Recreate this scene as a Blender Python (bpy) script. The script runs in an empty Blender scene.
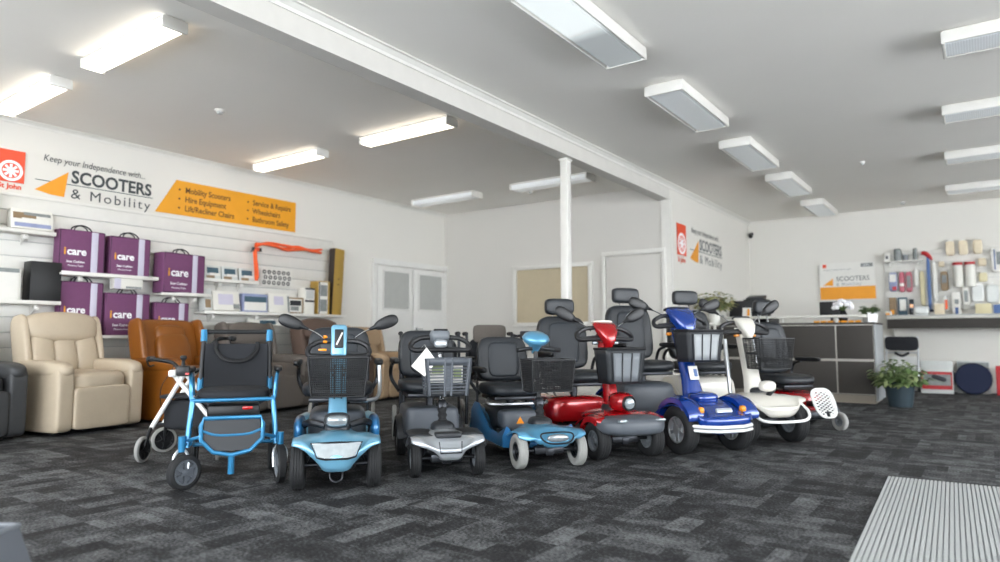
import bpy, bmesh, math, random
from mathutils import Vector, Matrix, Euler
from math import sin, cos, pi, radians
R = random.Random(7)
SC = bpy.context.scene
COL = SC.collection

# ------------------------------------------------------------------ camera
cam_d = bpy.data.cameras.new('camera'); cam = bpy.data.objects.new('camera', cam_d); COL.objects.link(cam)
cam_d.sensor_width = 36; cam_d.lens = 674/1000*36; cam_d.clip_start = .05; cam_d.clip_end = 100
cam.location = (0, 0, .87)
cam.rotation_euler = (radians(90+4.75), 0, radians(35.76))
cam_d.dof.use_dof = True; cam_d.dof.focus_distance = 4.3; cam_d.dof.aperture_fstop = 1.15
SC.camera = cam
SC.view_settings.view_transform = 'Standard'; SC.view_settings.look = 'None'
SC.view_settings.gamma = 1; SC.view_settings.use_curve_mapping = False
SC.view_settings.exposure = -0.34
# ------------------------------------------------------------------ daylight
W = bpy.data.worlds.new('sky'); SC.world = W; W.use_nodes = True
W.node_tree.nodes['Background'].inputs[0].default_value = (.90, .95, 1, 1)
W.node_tree.nodes['Background'].inputs[1].default_value = 13
def area(name, loc, rot, sx, sy, power, col):
    l = bpy.data.lights.new(name, 'AREA'); l.shape = 'RECTANGLE'; l.size = sx; l.size_y = sy
    l.energy = power; l.color = col
    o = bpy.data.objects.new(name, l); COL.objects.link(o); o.location = loc; o.rotation_euler = rot
    return o
# daylight coming in through the shop windows (side window wall and street front)
area('daylight_side_window', (6.4, 5.2, 1.6), (radians(116), 0, radians(90)), 10.0, 2.3, 160, (.98, .99, 1))
area('daylight_street_window', (-1.0, -2.9, 1.5), (radians(116), 0, radians(180)), 11.0, 2.4, 170, (1, .985, .96))

# ------------------------------------------------------------------ materials
def lin(h):
    h = h.lstrip('#'); o = []
    for i in (0, 2, 4):
        c = int(h[i:i+2], 16)/255
        o.append(c/12.92 if c <= .04045 else ((c+.055)/1.055)**2.4)
    return (*o, 1)
MATS = {}
def mat(name, hexc, rough=.5, metal=0, coat=0, noise=0, nscale=20, bump=0, bscale=60, emit=0, alpha=1, spec=None, trans=0):
    if name in MATS: return MATS[name]
    m = bpy.data.materials.new(name); m.use_nodes = True; nt = m.node_tree
    b = nt.nodes['Principled BSDF']; c = lin(hexc)
    b.inputs['Base Color'].default_value = c; b.inputs['Roughness'].default_value = rough
    b.inputs['Metallic'].default_value = metal; b.inputs['Coat Weight'].default_value = coat
    b.inputs['Coat Roughness'].default_value = .08
    if spec is not None: b.inputs['Specular IOR Level'].default_value = spec
    if trans: b.inputs['Transmission Weight'].default_value = trans
    if alpha < 1: b.inputs['Alpha'].default_value = alpha
    if emit:
        b.inputs['Emission Color'].default_value = c; b.inputs['Emission Strength'].default_value = emit
    tc = None
    def co():
        nonlocal tc
        if tc is None: tc = nt.nodes.new('ShaderNodeTexCoord')
        return tc.outputs['Object']
    if not noise: noise = .06; nscale = 9
    n = nt.nodes.new('ShaderNodeTexNoise'); n.inputs['Scale'].default_value = nscale; n.inputs['Detail'].default_value = 4
    nt.links.new(co(), n.inputs['Vector'])
    r = nt.nodes.new('ShaderNodeMapRange'); r.inputs[3].default_value = 1-noise; r.inputs[4].default_value = 1+noise
    nt.links.new(n.outputs[0], r.inputs[0])
    mx = nt.nodes.new('ShaderNodeVectorMath'); mx.operation = 'SCALE'; mx.inputs[0].default_value = c[:3]
    nt.links.new(r.outputs[0], mx.inputs['Scale']); nt.links.new(mx.outputs[0], b.inputs['Base Color'])
    if bump:
        n2 = nt.nodes.new('ShaderNodeTexNoise'); n2.inputs['Scale'].default_value = bscale; n2.inputs['Detail'].default_value = 3
        nt.links.new(co(), n2.inputs['Vector'])
        bp = nt.nodes.new('ShaderNodeBump'); bp.inputs['Strength'].default_value = bump; bp.inputs['Distance'].default_value = .01
        nt.links.new(n2.outputs[0], bp.inputs['Height']); nt.links.new(bp.outputs[0], b.inputs['Normal'])
    MATS[name] = m; return m
M = lambda k: MATS[k]
mat('wall_paint', '#d9d6cf', .75, noise=.02, nscale=2)
mat('wall_back_paint', '#cfccc6', .75, noise=.02, nscale=2)
mat('ceiling_paint', '#f1eee8', .85, noise=.02, nscale=2)
mat('gloss_white', '#dcdad4', .4)
mat('door_white', '#d9d8d4', .45)
mat('pale_grey', '#b9bab8', .5)
mat('mid_grey', '#9b9fa1', .5)
mat('beam_paint', '#cdcac4', .6)
mat('frosted', '#a9aaa6', .35)
mat('blind_tan', '#b8ab90', .6)
mat('black_rubber', '#17181a', .75, bump=.1)
mat('grey_rubber', '#949491', .7)
mat('black_plastic', '#141518', .42)
mat('dark_plastic', '#24272b', .5, bump=.1, bscale=200)
mat('grey_plastic', '#4f545b', .45, bump=.08, bscale=200)
mat('mid_plastic', '#6d7277', .45)
mat('seat_vinyl', '#22262b', .42, bump=.12, bscale=90)
mat('seat_grey', '#292e34', .45, bump=.12, bscale=90)
mat('black_fabric', '#1d1f24', .85, bump=.15, bscale=250)
mat('chrome', '#c9ccd0', .16, metal=1)
mat('alloy', '#c4c7ca', .32, metal=.8)
mat('steel_dark', '#3a3c40', .35, metal=.8)
mat('lens_clear', '#8e969a', .15, coat=.5, metal=.4, noise=.25, nscale=30)
mat('amber', '#e08a1c', .25, coat=.5)
mat('red_lens', '#b01818', .25, coat=.5)
mat('sky_blue_paint', '#6fa6c2', .28, metal=.35, coat=.7)
mat('ice_blue_paint', '#5b9cc0', .28, metal=.35, coat=.7)
mat('deep_blue_side', '#2b6fa3', .3, metal=.3, coat=.7)
mat('silver_paint', '#b4b9be', .3, metal=.5, coat=.5)
mat('red_paint', '#a30c14', .22, metal=.25, coat=.9)
mat('navy_paint', '#0c3788', .22, metal=.25, coat=.9)
mat('cream_paint', '#d9d5cb', .3, coat=.7)
mat('tube_blue', '#2f7fad', .28, metal=.5, coat=.6)
mat('white_paint', '#e4e4e2', .35, coat=.3)
mat('yellow', '#e6b41e', .4)
mat('cream_leather', '#bdae98', .5, noise=.05, nscale=14, bump=.2, bscale=45)
mat('tan_leather', '#854e16', .38, noise=.16, nscale=7, bump=.2, bscale=45)
mat('taupe_fabric', '#645d57', .8, noise=.08, nscale=40, bump=.3, bscale=200)
mat('brown_fabric', '#5c4a40', .7, noise=.08, nscale=30, bump=.3, bscale=120)
mat('beige_fabric', '#a68d70', .7, noise=.08, nscale=30, bump=.3, bscale=120)
mat('charcoal_leather', '#3a3b3d', .55, noise=.08, nscale=20, bump=.2, bscale=60)
mat('purple_fabric', '#6d3d63', .7, noise=.08, nscale=25, bump=.2, bscale=220)
mat('purple_dark', '#2a1328', .7)
mat('lilac', '#c3bfcf', .6)
mat('ink_white', '#f0eff2', .6)
mat('ink_dark', '#3b4142', .6)
mat('ink_faded', '#6f7272', .6)
mat('ink_grey', '#777b7b', .6)
mat('ink_green', '#2f4a46', .6)
mat('sign_yellow', '#e09a14', .55)
mat('sign_orange', '#e8991c', .55)
mat('sign_ink', '#5e3a12', .6)
mat('logo_red', '#e2512f', .55)
mat('orange_strap', '#f0602c', .6)
mat('gold_card', '#a5853a', .5)
mat('dark_brown', '#2e241d', .6)
mat('desk_grey', '#45423f', .7, spec=.2)
mat('desk_joint', '#a6a29a', .4, metal=.5)
mat('worktop', '#d2d0c8', .45)
mat('kick_beige', '#8d8478', .6)
mat('leaf_green', '#5b7143', .55, noise=.3, nscale=30)
mat('leaf_pale', '#8d9a6b', .55, noise=.25, nscale=30)
mat('leaf_olive', '#a3a06a', .6, noise=.25, nscale=30)
mat('pot_slate', '#2c3a42', .4)
mat('navy_fabric', '#161f3a', .85, bump=.2, bscale=200)
mat('red_card', '#b3262c', .5)
mat('teal', '#3c5866', .5)
mat('screen_black', '#0f1012', .5)
mat('paper', '#dedcd6', .7)
mat('cardboard_white', '#dcdad2', .6, noise=.04)
mat('clear_pack', '#c9ccc9', .3, noise=.12, nscale=30)
mat('photo_blue', '#8b93b4', .5, noise=.3, nscale=12)
mat('photo_brown', '#8a7458', .5, noise=.3, nscale=12)
mat('photo_grey', '#7f8483', .5, noise=.45, nscale=22)
mat('pink', '#b8606f', .5)
mat('blue_item', '#4a679a', .5)
mat('yellow_item', '#d2c8a2', .5)
mat('skin_item', '#d9cbb0', .5, noise=.2, nscale=30)
mat('bin_grey', '#5a5e64', .45)

def light_mat(name, col, strength, ribs=60, low=.72):
    m = bpy.data.materials.new(name); m.use_nodes = True; nt = m.node_tree; b = nt.nodes['Principled BSDF']
    b.inputs['Base Color'].default_value = (.75, .78, .8, 1); b.inputs['Roughness'].default_value = .25
    tc = nt.nodes.new('ShaderNodeTexCoord'); w = nt.nodes.new('ShaderNodeTexWave'); w.inputs['Scale'].default_value = ribs/6.28
    w2 = nt.nodes.new('ShaderNodeTexWave'); w2.bands_direction = 'Y'; w2.inputs['Scale'].default_value = ribs/6.28
    nt.links.new(tc.outputs['Object'], w.inputs[0]); nt.links.new(tc.outputs['Object'], w2.inputs[0])
    mm = nt.nodes.new('ShaderNodeMath'); mm.operation = 'MULTIPLY'; nt.links.new(w.outputs[1], mm.inputs[0]); nt.links.new(w2.outputs[1], mm.inputs[1])
    mr = nt.nodes.new('ShaderNodeMapRange'); mr.inputs[3].default_value = low; mr.inputs[4].default_value = 1
    nt.links.new(mm.outputs[0], mr.inputs[0])
    vm = nt.nodes.new('ShaderNodeVectorMath'); vm.operation = 'SCALE'; vm.inputs[0].default_value = (.82, .87, .9)
    nt.links.new(mr.outputs[0], vm.inputs['Scale']); nt.links.new(vm.outputs[0], b.inputs['Base Color'])
    b.inputs['Emission Color'].default_value = (*col, 1)
    if strength:
        ms = nt.nodes.new('ShaderNodeMath'); ms.operation = 'MULTIPLY'; ms.inputs[1].default_value = strength
        nt.links.new(mr.outputs[0], ms.inputs[0]); src = ms.outputs[0]
        if name == 'diffuser_half':
            sx = nt.nodes.new('ShaderNodeSeparateXYZ'); nt.links.new(tc.outputs['Object'], sx.inputs[0])
            m2 = nt.nodes.new('ShaderNodeMapRange'); m2.inputs[1].default_value = -.05; m2.inputs[2].default_value = .12; m2.inputs[3].default_value = 2.2; m2.inputs[4].default_value = .45
            nt.links.new(sx.outputs[1], m2.inputs[0]); m3 = nt.nodes.new('ShaderNodeMath'); m3.operation = 'MULTIPLY'
            nt.links.new(src, m3.inputs[0]); nt.links.new(m2.outputs[0], m3.inputs[1]); src = m3.outputs[0]
        nt.links.new(src, b.inputs['Emission Strength'])
    MATS[name] = m; return m
light_mat('diffuser_lit', (1, .88, .72), 8.0)
light_mat('diffuser_off', (1, 1, 1), 0)
light_mat('diffuser_off_glow', (.93, .98, 1), .16, 120, .8)  # unlit wide covers; faint emission added so they read brighter than the ceiling
light_mat('diffuser_off_warm_glow', (1, .96, .9), .25, 120, .85)  # unlit back battens; slight warm glow added to lift their tone
light_mat('diffuser_half', (.93, 1, 1), .75, 180, .4)

def carpet():
    m = bpy.data.materials.new('carpet_tiles'); m.use_nodes = True; nt = m.node_tree; N = nt.nodes.new; L = nt.links.new
    b = nt.nodes['Principled BSDF']; b.inputs['Roughness'].default_value = .8; b.inputs['Specular IOR Level'].default_value = .3
    geo = N('ShaderNodeNewGeometry'); sep = N('ShaderNodeSeparateXYZ'); L(geo.outputs['Position'], sep.inputs[0])
    def mth(op, a, bb=None, c=None):
        n = N('ShaderNodeMath'); n.operation = op
        for i, v in enumerate((a, bb, c)):
            if v is None: continue
            if isinstance(v, (int, float)): n.inputs[i].default_value = v
            else: L(v, n.inputs[i])
        return n.outputs[0]
    def cells(u, v, lu, lv, seed):
        row = mth('FLOOR', mth('DIVIDE', v, lv))
        wr = N('ShaderNodeTexWhiteNoise'); wr.noise_dimensions = '1D'; L(mth('ADD', row, seed), wr.inputs['W'])
        cu = mth('FLOOR', mth('ADD', mth('DIVIDE', u, lu), mth('MULTIPLY', wr.outputs['Value'], 7.3)))
        cb = N('ShaderNodeCombineXYZ'); L(cu, cb.inputs[0]); L(row, cb.inputs[1]); cb.inputs[2].default_value = seed
        wn = N('ShaderNodeTexWhiteNoise'); wn.noise_dimensions = '3D'; L(cb.outputs[0], wn.inputs['Vector'])
        return wn.outputs['Value']
    x, y = sep.outputs[0], sep.outputs[1]
    tx = mth('FLOOR', mth('MULTIPLY', x, 2)); ty = mth('FLOOR', mth('MULTIPLY', y, 2))
    chk = mth('FLOORED_MODULO', mth('ADD', tx, ty), 2)
    a1 = cells(x, y, .27, .125, 1.5); a2 = cells(y, x, .27, .125, 9.5)
    c1 = cells(x, y, .5, .0625, 21.5); c2 = cells(y, x, .5, .0625, 33.5)
    def mix(f, p, q):
        n = N('ShaderNodeMix'); n.data_type = 'FLOAT'; L(f, n.inputs[0]); L(p, n.inputs[2]); L(q, n.inputs[3]); return n.outputs[0]
    A = mix(chk, a1, a2); Cc = mix(chk, c1, c2)
    sp = N('ShaderNodeTexNoise'); sp.inputs['Scale'].default_value = 75; sp.inputs['Detail'].default_value = 2; L(geo.outputs['Position'], sp.inputs['Vector'])
    lg = N('ShaderNodeTexNoise'); lg.inputs['Scale'].default_value = 9; lg.inputs['Detail'].default_value = 3; L(geo.outputs['Position'], lg.inputs['Vector'])
    v = mth('ADD', mth('MULTIPLY', A, .44), mth('MULTIPLY', Cc, .22))
    v = mth('ADD', v, mth('MULTIPLY', mth('SUBTRACT', sp.outputs[0], .5), 1.5))
    v = mth('ADD', v, mth('MULTIPLY', mth('SUBTRACT', lg.outputs[0], .5), .9))
    cr = N('ShaderNodeValToRGB'); e = cr.color_ramp.elements
    e[0].position = .05; e[0].color = lin('#19191b'); e[1].position = .9; e[1].color = lin('#747678')
    k = e.new(.30); k.color = lin('#323335')
    L(v, cr.inputs[0]); L(cr.outputs[0], b.inputs['Base Color'])
    bp = N('ShaderNodeBump'); bp.inputs['Strength'].default_value = .5; bp.inputs['Distance'].default_value = .004
    L(sp.outputs[0], bp.inputs['Height']); L(bp.outputs[0], b.inputs['Normal'])
    MATS['carpet'] = m
carpet()

# ------------------------------------------------------------------ geometry helpers
def V(*a): return Vector(a)
def rotm(rot): return Euler([radians(a) for a in rot]).to_matrix().to_4x4()
def T(loc, rot=(0, 0, 0)): return Matrix.Translation(loc) @ rotm(rot)
class G:
    def __init__(s): s.bm = bmesh.new()
    def addm(s, verts, faces, Mx=None):
        vs = [s.bm.verts.new((Mx @ Vector(v)) if Mx else Vector(v)) for v in verts]
        for f in faces:
            try: s.bm.faces.new([vs[i] for i in f])
            except ValueError: pass
        return s
    def box(s, c, size, rot=(0, 0, 0), r=0, seg=2):
        t = bmesh.new(); bmesh.ops.create_cube(t, size=1)
        bmesh.ops.scale(t, vec=size, verts=t.verts)
        if r: bmesh.ops.bevel(t, geom=t.edges[:], offset=r, segments=seg, affect='EDGES', profile=.5)
        t.transform(T(c, rot)); return s.merge(t)
    def merge(s, t, Mx=None):
        if Mx: t.transform(Mx)
        me = bpy.data.meshes.new('tmp'); t.to_mesh(me); t.free(); s.bm.from_mesh(me); bpy.data.meshes.remove(me); return s
    def cyl(s, p0, p1, r0, r1=None, n=16, cap=True):
        p0, p1 = Vector(p0), Vector(p1); r1 = r0 if r1 is None else r1
        return s.tube([p0, p1], [r0, r1], n, smooth=False, cap=cap)
    def tube(s, pts, r, n=8, smooth=True, closed=False, cap=True, res=6, flat=1.0):
        P = [Vector(p) for p in pts]; k = len(P)
        rr = list(r) if isinstance(r, (list, tuple)) else [r]*k
        if smooth and k > 2:
            Q = []; RR = []
            m = k if closed else k-1
            for i in range(m):
                a, b_, c_, d = (P[(i-1) % k] if closed or i > 0 else P[0]*2-P[1]), P[i], P[(i+1) % k], (P[(i+2) % k] if closed or i+2 < k else P[-1]*2-P[-2])
                for j in range(res):
                    t = j/res
                    Q.append(.5*((2*b_)+(c_-a)*t+(2*a-5*b_+4*c_-d)*t*t+(3*b_-a-3*c_+d)*t**3)); RR.append(rr[i]*(1-t)+rr[(i+1) % k]*t)
            if not closed: Q.append(P[-1]); RR.append(rr[-1])
            P, rr = Q, RR
        k = len(P); rings = []; up = None
        for i in range(k):
            if closed: d = P[(i+1) % k]-P[(i-1) % k]
            else: d = P[min(i+1, k-1)]-P[max(i-1, 0)]
            d.normalize()
            if up is None: up = Vector((0, 0, 1)) if abs(d.z) < .9 else Vector((0, 1, 0))
            up = up-d*up.dot(d)
            if up.length < 1e-4: up = Vector((1, 0, 0))-d*d.x
            up.normalize(); sd = d.cross(up)
            rings.append([s.bm.verts.new(P[i]+(up*cos(2*pi*j/n)*flat+sd*sin(2*pi*j/n))*rr[i]) for j in range(n)])
        for i in range(k if closed else k-1):
            A, B = rings[i], rings[(i+1) % k]
            for j in range(n): s.bm.faces.new((A[j], A[(j+1) % n], B[(j+1) % n], B[j]))
        if cap and not closed:
            s.bm.faces.new(rings[0][::-1]); s.bm.faces.new(rings[-1])
        return s
    def lathe(s, prof, Mx=Matrix(), n=24):
        """profile of (radius, z) about local z"""
        rings = [[s.bm.verts.new(Mx @ Vector((r*cos(2*pi*j/n), r*sin(2*pi*j/n), z))) for j in range(n)] if r > 1e-6 else [s.bm.verts.new(Mx @ Vector((0, 0, z)))] for r, z in prof]
        for A, B in zip(rings, rings[1:]):
            if len(A) == 1 and len(B) == 1: continue
            for j in range(n):
                k = (j+1) % n
                if len(A) == 1: s.bm.faces.new((A[0], B[k], B[j]))
                elif len(B) == 1: s.bm.faces.new((A[j], A[k], B[0]))
                else: s.bm.faces.new((A[j], A[k], B[k], B[j]))
        return s
    def loft(s, rings, cap=True, closed=True):
        rr = [[s.bm.verts.new(p) for p in r] for r in rings]; n = len(rr[0])
        for A, B in zip(rr, rr[1:]):
            for j in range(n if closed else n-1): s.bm.faces.new((A[j], A[(j+1) % n], B[(j+1) % n], B[j]))
        if cap and closed: s.bm.faces.new(rr[0][::-1]); s.bm.faces.new(rr[-1])
        return s
    def ext(s, poly, d, Mx=Matrix()):
        """polygon in local xy extruded to z=d"""
        n = len(poly)
        a = [s.bm.verts.new(Mx @ Vector((p[0], p[1], 0))) for p in poly]; b = [s.bm.verts.new(Mx @ Vector((p[0], p[1], d))) for p in poly]
        s.bm.faces.new(a[::-1]); s.bm.faces.new(b)
        for i in range(n): s.bm.faces.new((a[i], a[(i+1) % n], b[(i+1) % n], b[i]))
        return s
    def cush(s, c, size, n=5, rot=(0, 0, 0), k=9, warp=None):
        """soft rounded block: every axis a superellipse of power n"""
        Mx = T(c, rot); cache = {}
        def vert(p):
            key = tuple(round(q, 4) for q in p)
            if key not in cache:
                l = sum(abs(q)**n for q in p)**(1/n); q = Vector([a/l for a in p])
                if warp: q = Vector(warp(q.x, q.y, q.z))
                cache[key] = s.bm.verts.new(Mx @ Vector((q.x*size[0]/2, q.y*size[1]/2, q.z*size[2]/2)))
            return cache[key]
        g = [math.sin((i/k*2-1)*pi/2*.8)/math.sin(pi/2*.8) for i in range(k+1)]
        for ax in range(3):
            for sg in (-1, 1):
                for i in range(k):
                    for j in range(k):
                        q = []
                        for (a, b_) in ((g[i], g[j]), (g[i+1], g[j]), (g[i+1], g[j+1]), (g[i], g[j+1])):
                            p = [0, 0, 0]; p[ax] = sg; p[(ax+1) % 3] = a; p[(ax+2) % 3] = b_; q.append(vert(p))
                        if sg < 0: q = q[::-1]
                        try: s.bm.faces.new(q)
                        except ValueError: pass
        return s
    def grid(s, f, nu, nv):
        vs = [[s.bm.verts.new(f(i/nu, j/nv)) for j in range(nv+1)] for i in range(nu+1)]
        for i in range(nu):
            for j in range(nv): s.bm.faces.new((vs[i][j], vs[i+1][j], vs[i+1][j+1], vs[i][j+1]))
        return s
    def build(s, name, m, parent=None, smooth=35, label=None, solid=0, fixn=True, wire=0, sub=0):
        if fixn: bmesh.ops.recalc_face_normals(s.bm, faces=s.bm.faces)
        me = bpy.data.meshes.new(name); s.bm.to_mesh(me); s.bm.free()
        me.materials.append(M(m) if isinstance(m, str) else m)
        me.polygons.foreach_set('use_smooth', [True]*len(me.polygons))
        if smooth < 180: me.set_sharp_from_angle(angle=radians(smooth))
        o = bpy.data.objects.new(name, me); COL.objects.link(o)
        if parent: o.parent = parent
        if label: o['label'] = label
        if sub: md = o.modifiers.new('subdivision', 'SUBSURF'); md.levels = sub; md.render_levels = sub
        if solid: md = o.modifiers.new('thickness', 'SOLIDIFY'); md.thickness = solid; md.offset = 0
        if wire: md = o.modifiers.new('wire', 'WIREFRAME'); md.thickness = wire; md.use_replace = True
        return o
def tag(o, label, cat, group=None, kind=None):
    o['label'] = label; o['category'] = cat
    if group: o['group'] = group
    if kind: o['kind'] = kind
    return o
def thing(name, loc, rz, label, cat, group=None, rot=None):
    o = bpy.data.objects.new(name, None); COL.objects.link(o); o.empty_display_size = .1
    o.location = loc; o.rotation_euler = rot or (0, 0, radians(rz)); return tag(o, label, cat, group)
def struct(g, name, m, **kw):
    o = g.build(name, m, **kw); o['kind'] = 'structure'; return o
def text(body, size, m, parent, Mx, name='lettering', align='LEFT', bold=0, depth=.0004, shear=0, space=1, sx=1):
    c = bpy.data.curves.new('t', 'FONT'); c.body = body; c.size = size; c.align_x = align; c.extrude = depth
    c.offset = bold; c.shear = shear; c.space_character = space; c.resolution_u = 3
    o = bpy.data.objects.new('t', c); COL.objects.link(o)
    dg = bpy.context.evaluated_depsgraph_get(); me = bpy.data.meshes.new_from_object(o.evaluated_get(dg))
    bpy.data.objects.remove(o); bpy.data.curves.remove(c)
    me.transform(Mx @ Matrix.Diagonal((sx, 1, 1, 1))); me.materials.clear(); me.materials.append(M(m))
    ob = bpy.data.objects.new(name, me); COL.objects.link(ob)
    if parent: ob.parent = parent
    return ob
def frame(origin, xa, ya):
    xa, ya = Vector(xa).normalized(), Vector(ya).normalized(); za = xa.cross(ya)
    m = Matrix((xa, ya, za)).transposed().to_4x4(); m.translation = origin; return m
def copy_tree(o, parent=None):
    c = o.copy(); COL.objects.link(c)
    if parent: c.parent = parent
    for ch in list(o.children): copy_tree(ch, c)
    return c

# ------------------------------------------------------------------ room shell
H = 3.04; XL = -7.75; XP = -3.57; YB = 9.08; YF = 13.0; XR = 6.6; YN = -3.1
struct(G().box(((XL+XR)/2, (YN+YF)/2, -.05), (XR-XL+.4, YF-YN+.4, .1)), 'floor', 'carpet')
struct(G().box(((XL+XR)/2, (YN+YF)/2, H+.06), (XR-XL+.4, YF-YN+.4, .12)), 'ceiling', 'ceiling_paint')
struct(G().box((XL-.1, (YN+YB)/2, H/2), (.2, YB-YN+.2, H)), 'wall_left', 'wall_paint')
struct(G().box(((XL+XP)/2-.06, YB+.08, H/2), (XP-XL-.12, .16, H)), 'wall_back', 'wall_back_paint')
struct(G().box((XP-.06, (YB+YF)/2, H/2), (.12, YF-YB, H)), 'wall_partition', 'wall_paint')
struct(G().box(((XP+XR)/2, YF+.1, H/2), (XR-XP+.3, .2, H)), 'wall_far', 'wall_paint')
# window walls behind and beside the camera: sill, header and piers round the openings
g = G(); g.box((XR+.1, (YN+YF)/2, .17), (.2, YF-YN, .34)).box((XR+.1, (YN+YF)/2, 2.92), (.2, YF-YN, .24)).box((XR+.1, 11.7, H/2), (.2, 2.6, H)).box((XR+.1, -1.6, H/2), (.2, 3, H))
struct(g, 'wall_right', 'wall_paint')
g = G(); g.box((0, YN-.1, .12), (XR-XL, .2, .24)).box(((XL+XR)/2, YN-.1, 2.92), (XR-XL, .2, .24)).box((-7.2, YN-.1, H/2), (1.2, .2, H)).box((5.6, YN-.1, H/2), (2.0, .2, H))
struct(g, 'wall_street', 'wall_paint')
for n, (c, s) in enumerate([((XR+.02, y, 1.57), (.05, .06, 2.46)) for y in (0, 2.5, 5, 7.5, 10.2)] + [((x, YN-.02, 1.52), (.06, .05, 2.56)) for x in (-6.4, -3.5, -.6, 2.2, 4.4)]):
    struct(G().box(c, s, r=.006), 'window_%d' % (n+1), 'gloss_white')
# beam with stepped cornice
struct(G().box((XP-.08, (YN+YB)/2, 2.93), (.16, YB-YN, .22)), 'beam', 'beam_paint')
def cornice(name, a, b, out, size=.05, m='gloss_white'):
    a, b, out = Vector(a), Vector(b), Vector(out)
    prof = [(0, 0), (0, -size*1.3), (size*.25, -size*1.3), (size*.35, -size*.85), (size*.9, -size*.3), (size*1.25, -size*.22), (size*1.25, 0)]
    struct(G().loft([[p+out*x+V(0, 0, z) for x, z in prof] for p in (a, b)]), name, m, smooth=20)
cornice('trim_1', (XP, YN, H), (XP, YF, H), (1, 0, 0))
cornice('trim_2', (XL, YN, H), (XL, YB, H), (1, 0, 0), .04)
struct(G().box((XP+.004, 9.11, 1.41), (.012, .06, 2.81), r=.003), 'trim_3', 'gloss_white')
# shiplap boards above the display wall (thin shadow joints)
struct(G().box((XP-.05, YB-.01, 1.41), (.14, .03, 2.82)), 'trim_4', 'gloss_white')
for n, (a, b_) in enumerate([((XL+.006, YN, .06), (XL+.006, 7.3, .06)), ((XP+.006, 9.2, .06), (XP+.006, YF, .06))]):
    struct(G().box(((a[0]+b_[0])/2, (a[1]+b_[1])/2, .06), (.02, b_[1]-a[1], .12), r=.004), ('baseboard_left', 'baseboard_partition')[n], 'gloss_white')
struct(G().box((-5.7, YB-.008, .06), (4.1, .02, .12), r=.004), 'baseboard_back', 'gloss_white')
struct(G().box((1.4, YF-.008, .06), (9.9, .02, .12), r=.004), 'baseboard_far', 'gloss_white')
# slim steel post under the beam
p = struct(G().box((-3.66, 6.31, 1.41), (.09, .09, 2.82), r=.008).box((-3.66, 6.31, 2.80), (.11, .12, .02), r=.004), 'column', 'gloss_white')

# double door in the left wall
d = G().box((XL+.015, 8.22, 1.0), (.03, 1.58, 2.0)); d = struct(d, 'door_1', 'door_white')
for y0, y1 in ((7.42, 8.20), (8.24, 9.02)):
    yc = (y0+y1)/2
    G().box((XL+.036, yc, 1.0), (.03, y1-y0, 1.98), r=.004).build('door_leaf', 'door_white', d)
    g = G(); yg = yc+.02
    for (c, s) in (((XL+.056, yg, 1.925), (.02, .60, .03)), ((XL+.056, yg, 1.315), (.02, .60, .03)), ((XL+.056, yg-.295, 1.62), (.02, .03, .62)), ((XL+.056, yg+.295, 1.62), (.02, .03, .62))): g.box(c, s, r=.004)
    g.build('glazing_bead', 'door_white', d)
    G().box((XL+.053, yg, 1.62), (.008, .57, .59)).build('glass_pane', 'frosted', d)
g = G().lathe([(0, 0), (.028, 0), (.028, .012), (.01, .014), (.01, .05), (0, .05)], frame((XL+.052, 8.31, 1.0), (0, 1, 0), (0, 0, 1))); g.cyl((XL+.095, 8.31, 1.0), (XL+.095, 8.42, 1.0), .009)
g.build('door_handle', 'chrome', d)
g = G().box((XL+.028, 7.36, 1.007), (.056, .09, 2.012), r=.006).box((XL+.03, 8.22, 2.06), (.06, 1.8, .09), r=.006).box((XL+.03, 9.045, 1.0), (.06, .05, 2.0), r=.004)
struct(g, 'trim_5', 'door_white')
# window with blind in the back wall
w = struct(G().box((-5.52, YB-.01, 1.525), (1.36, .02, .85)), 'window_21', 'blind_tan')
g = G()
for c, s in (((-5.52, YB-.03, 1.98), (1.46, .06, .06)), ((-5.52, YB-.03, 1.07), (1.46, .06, .06)), ((-6.21, YB-.03, 1.525), (.06, .06, .9)), ((-4.83, YB-.03, 1.525), (.06, .06, .9))): g.box(c, s, r=.006)
g.build('window_frame', 'gloss_white', w)
g = G()
for k in range(10): g.box((-6.11+k*.13, YB-.026, 1.525), (.122, .004, .82), rot=(0, 0, 8))
g.build('blind', 'blind_tan', w, label='beige vertical slat blind behind the glass')
# plain door in the back wall
d = struct(G().box((-4.13, YB-.02, 1.02), (.86, .03, 2.04), r=.004), 'door_2', 'wall_back_paint')
g = G().cyl((-4.48, YB-.03, 1.0), (-4.48, YB-.09, 1.0), .012).cyl((-4.48, YB-.085, 1.0), (-4.37, YB-.085, 1.0), .009); g.build('door_handle', 'chrome', d)
struct(G().box((-4.60, YB-.028, 1.035), (.06, .056, 2.068), r=.006).box((-3.66, YB-.028, 1.035), (.06, .056, 2.068), r=.006).box((-4.13, YB-.03, 2.10), (1.0, .06, .06), r=.006), 'trim_6', 'gloss_white')

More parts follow.
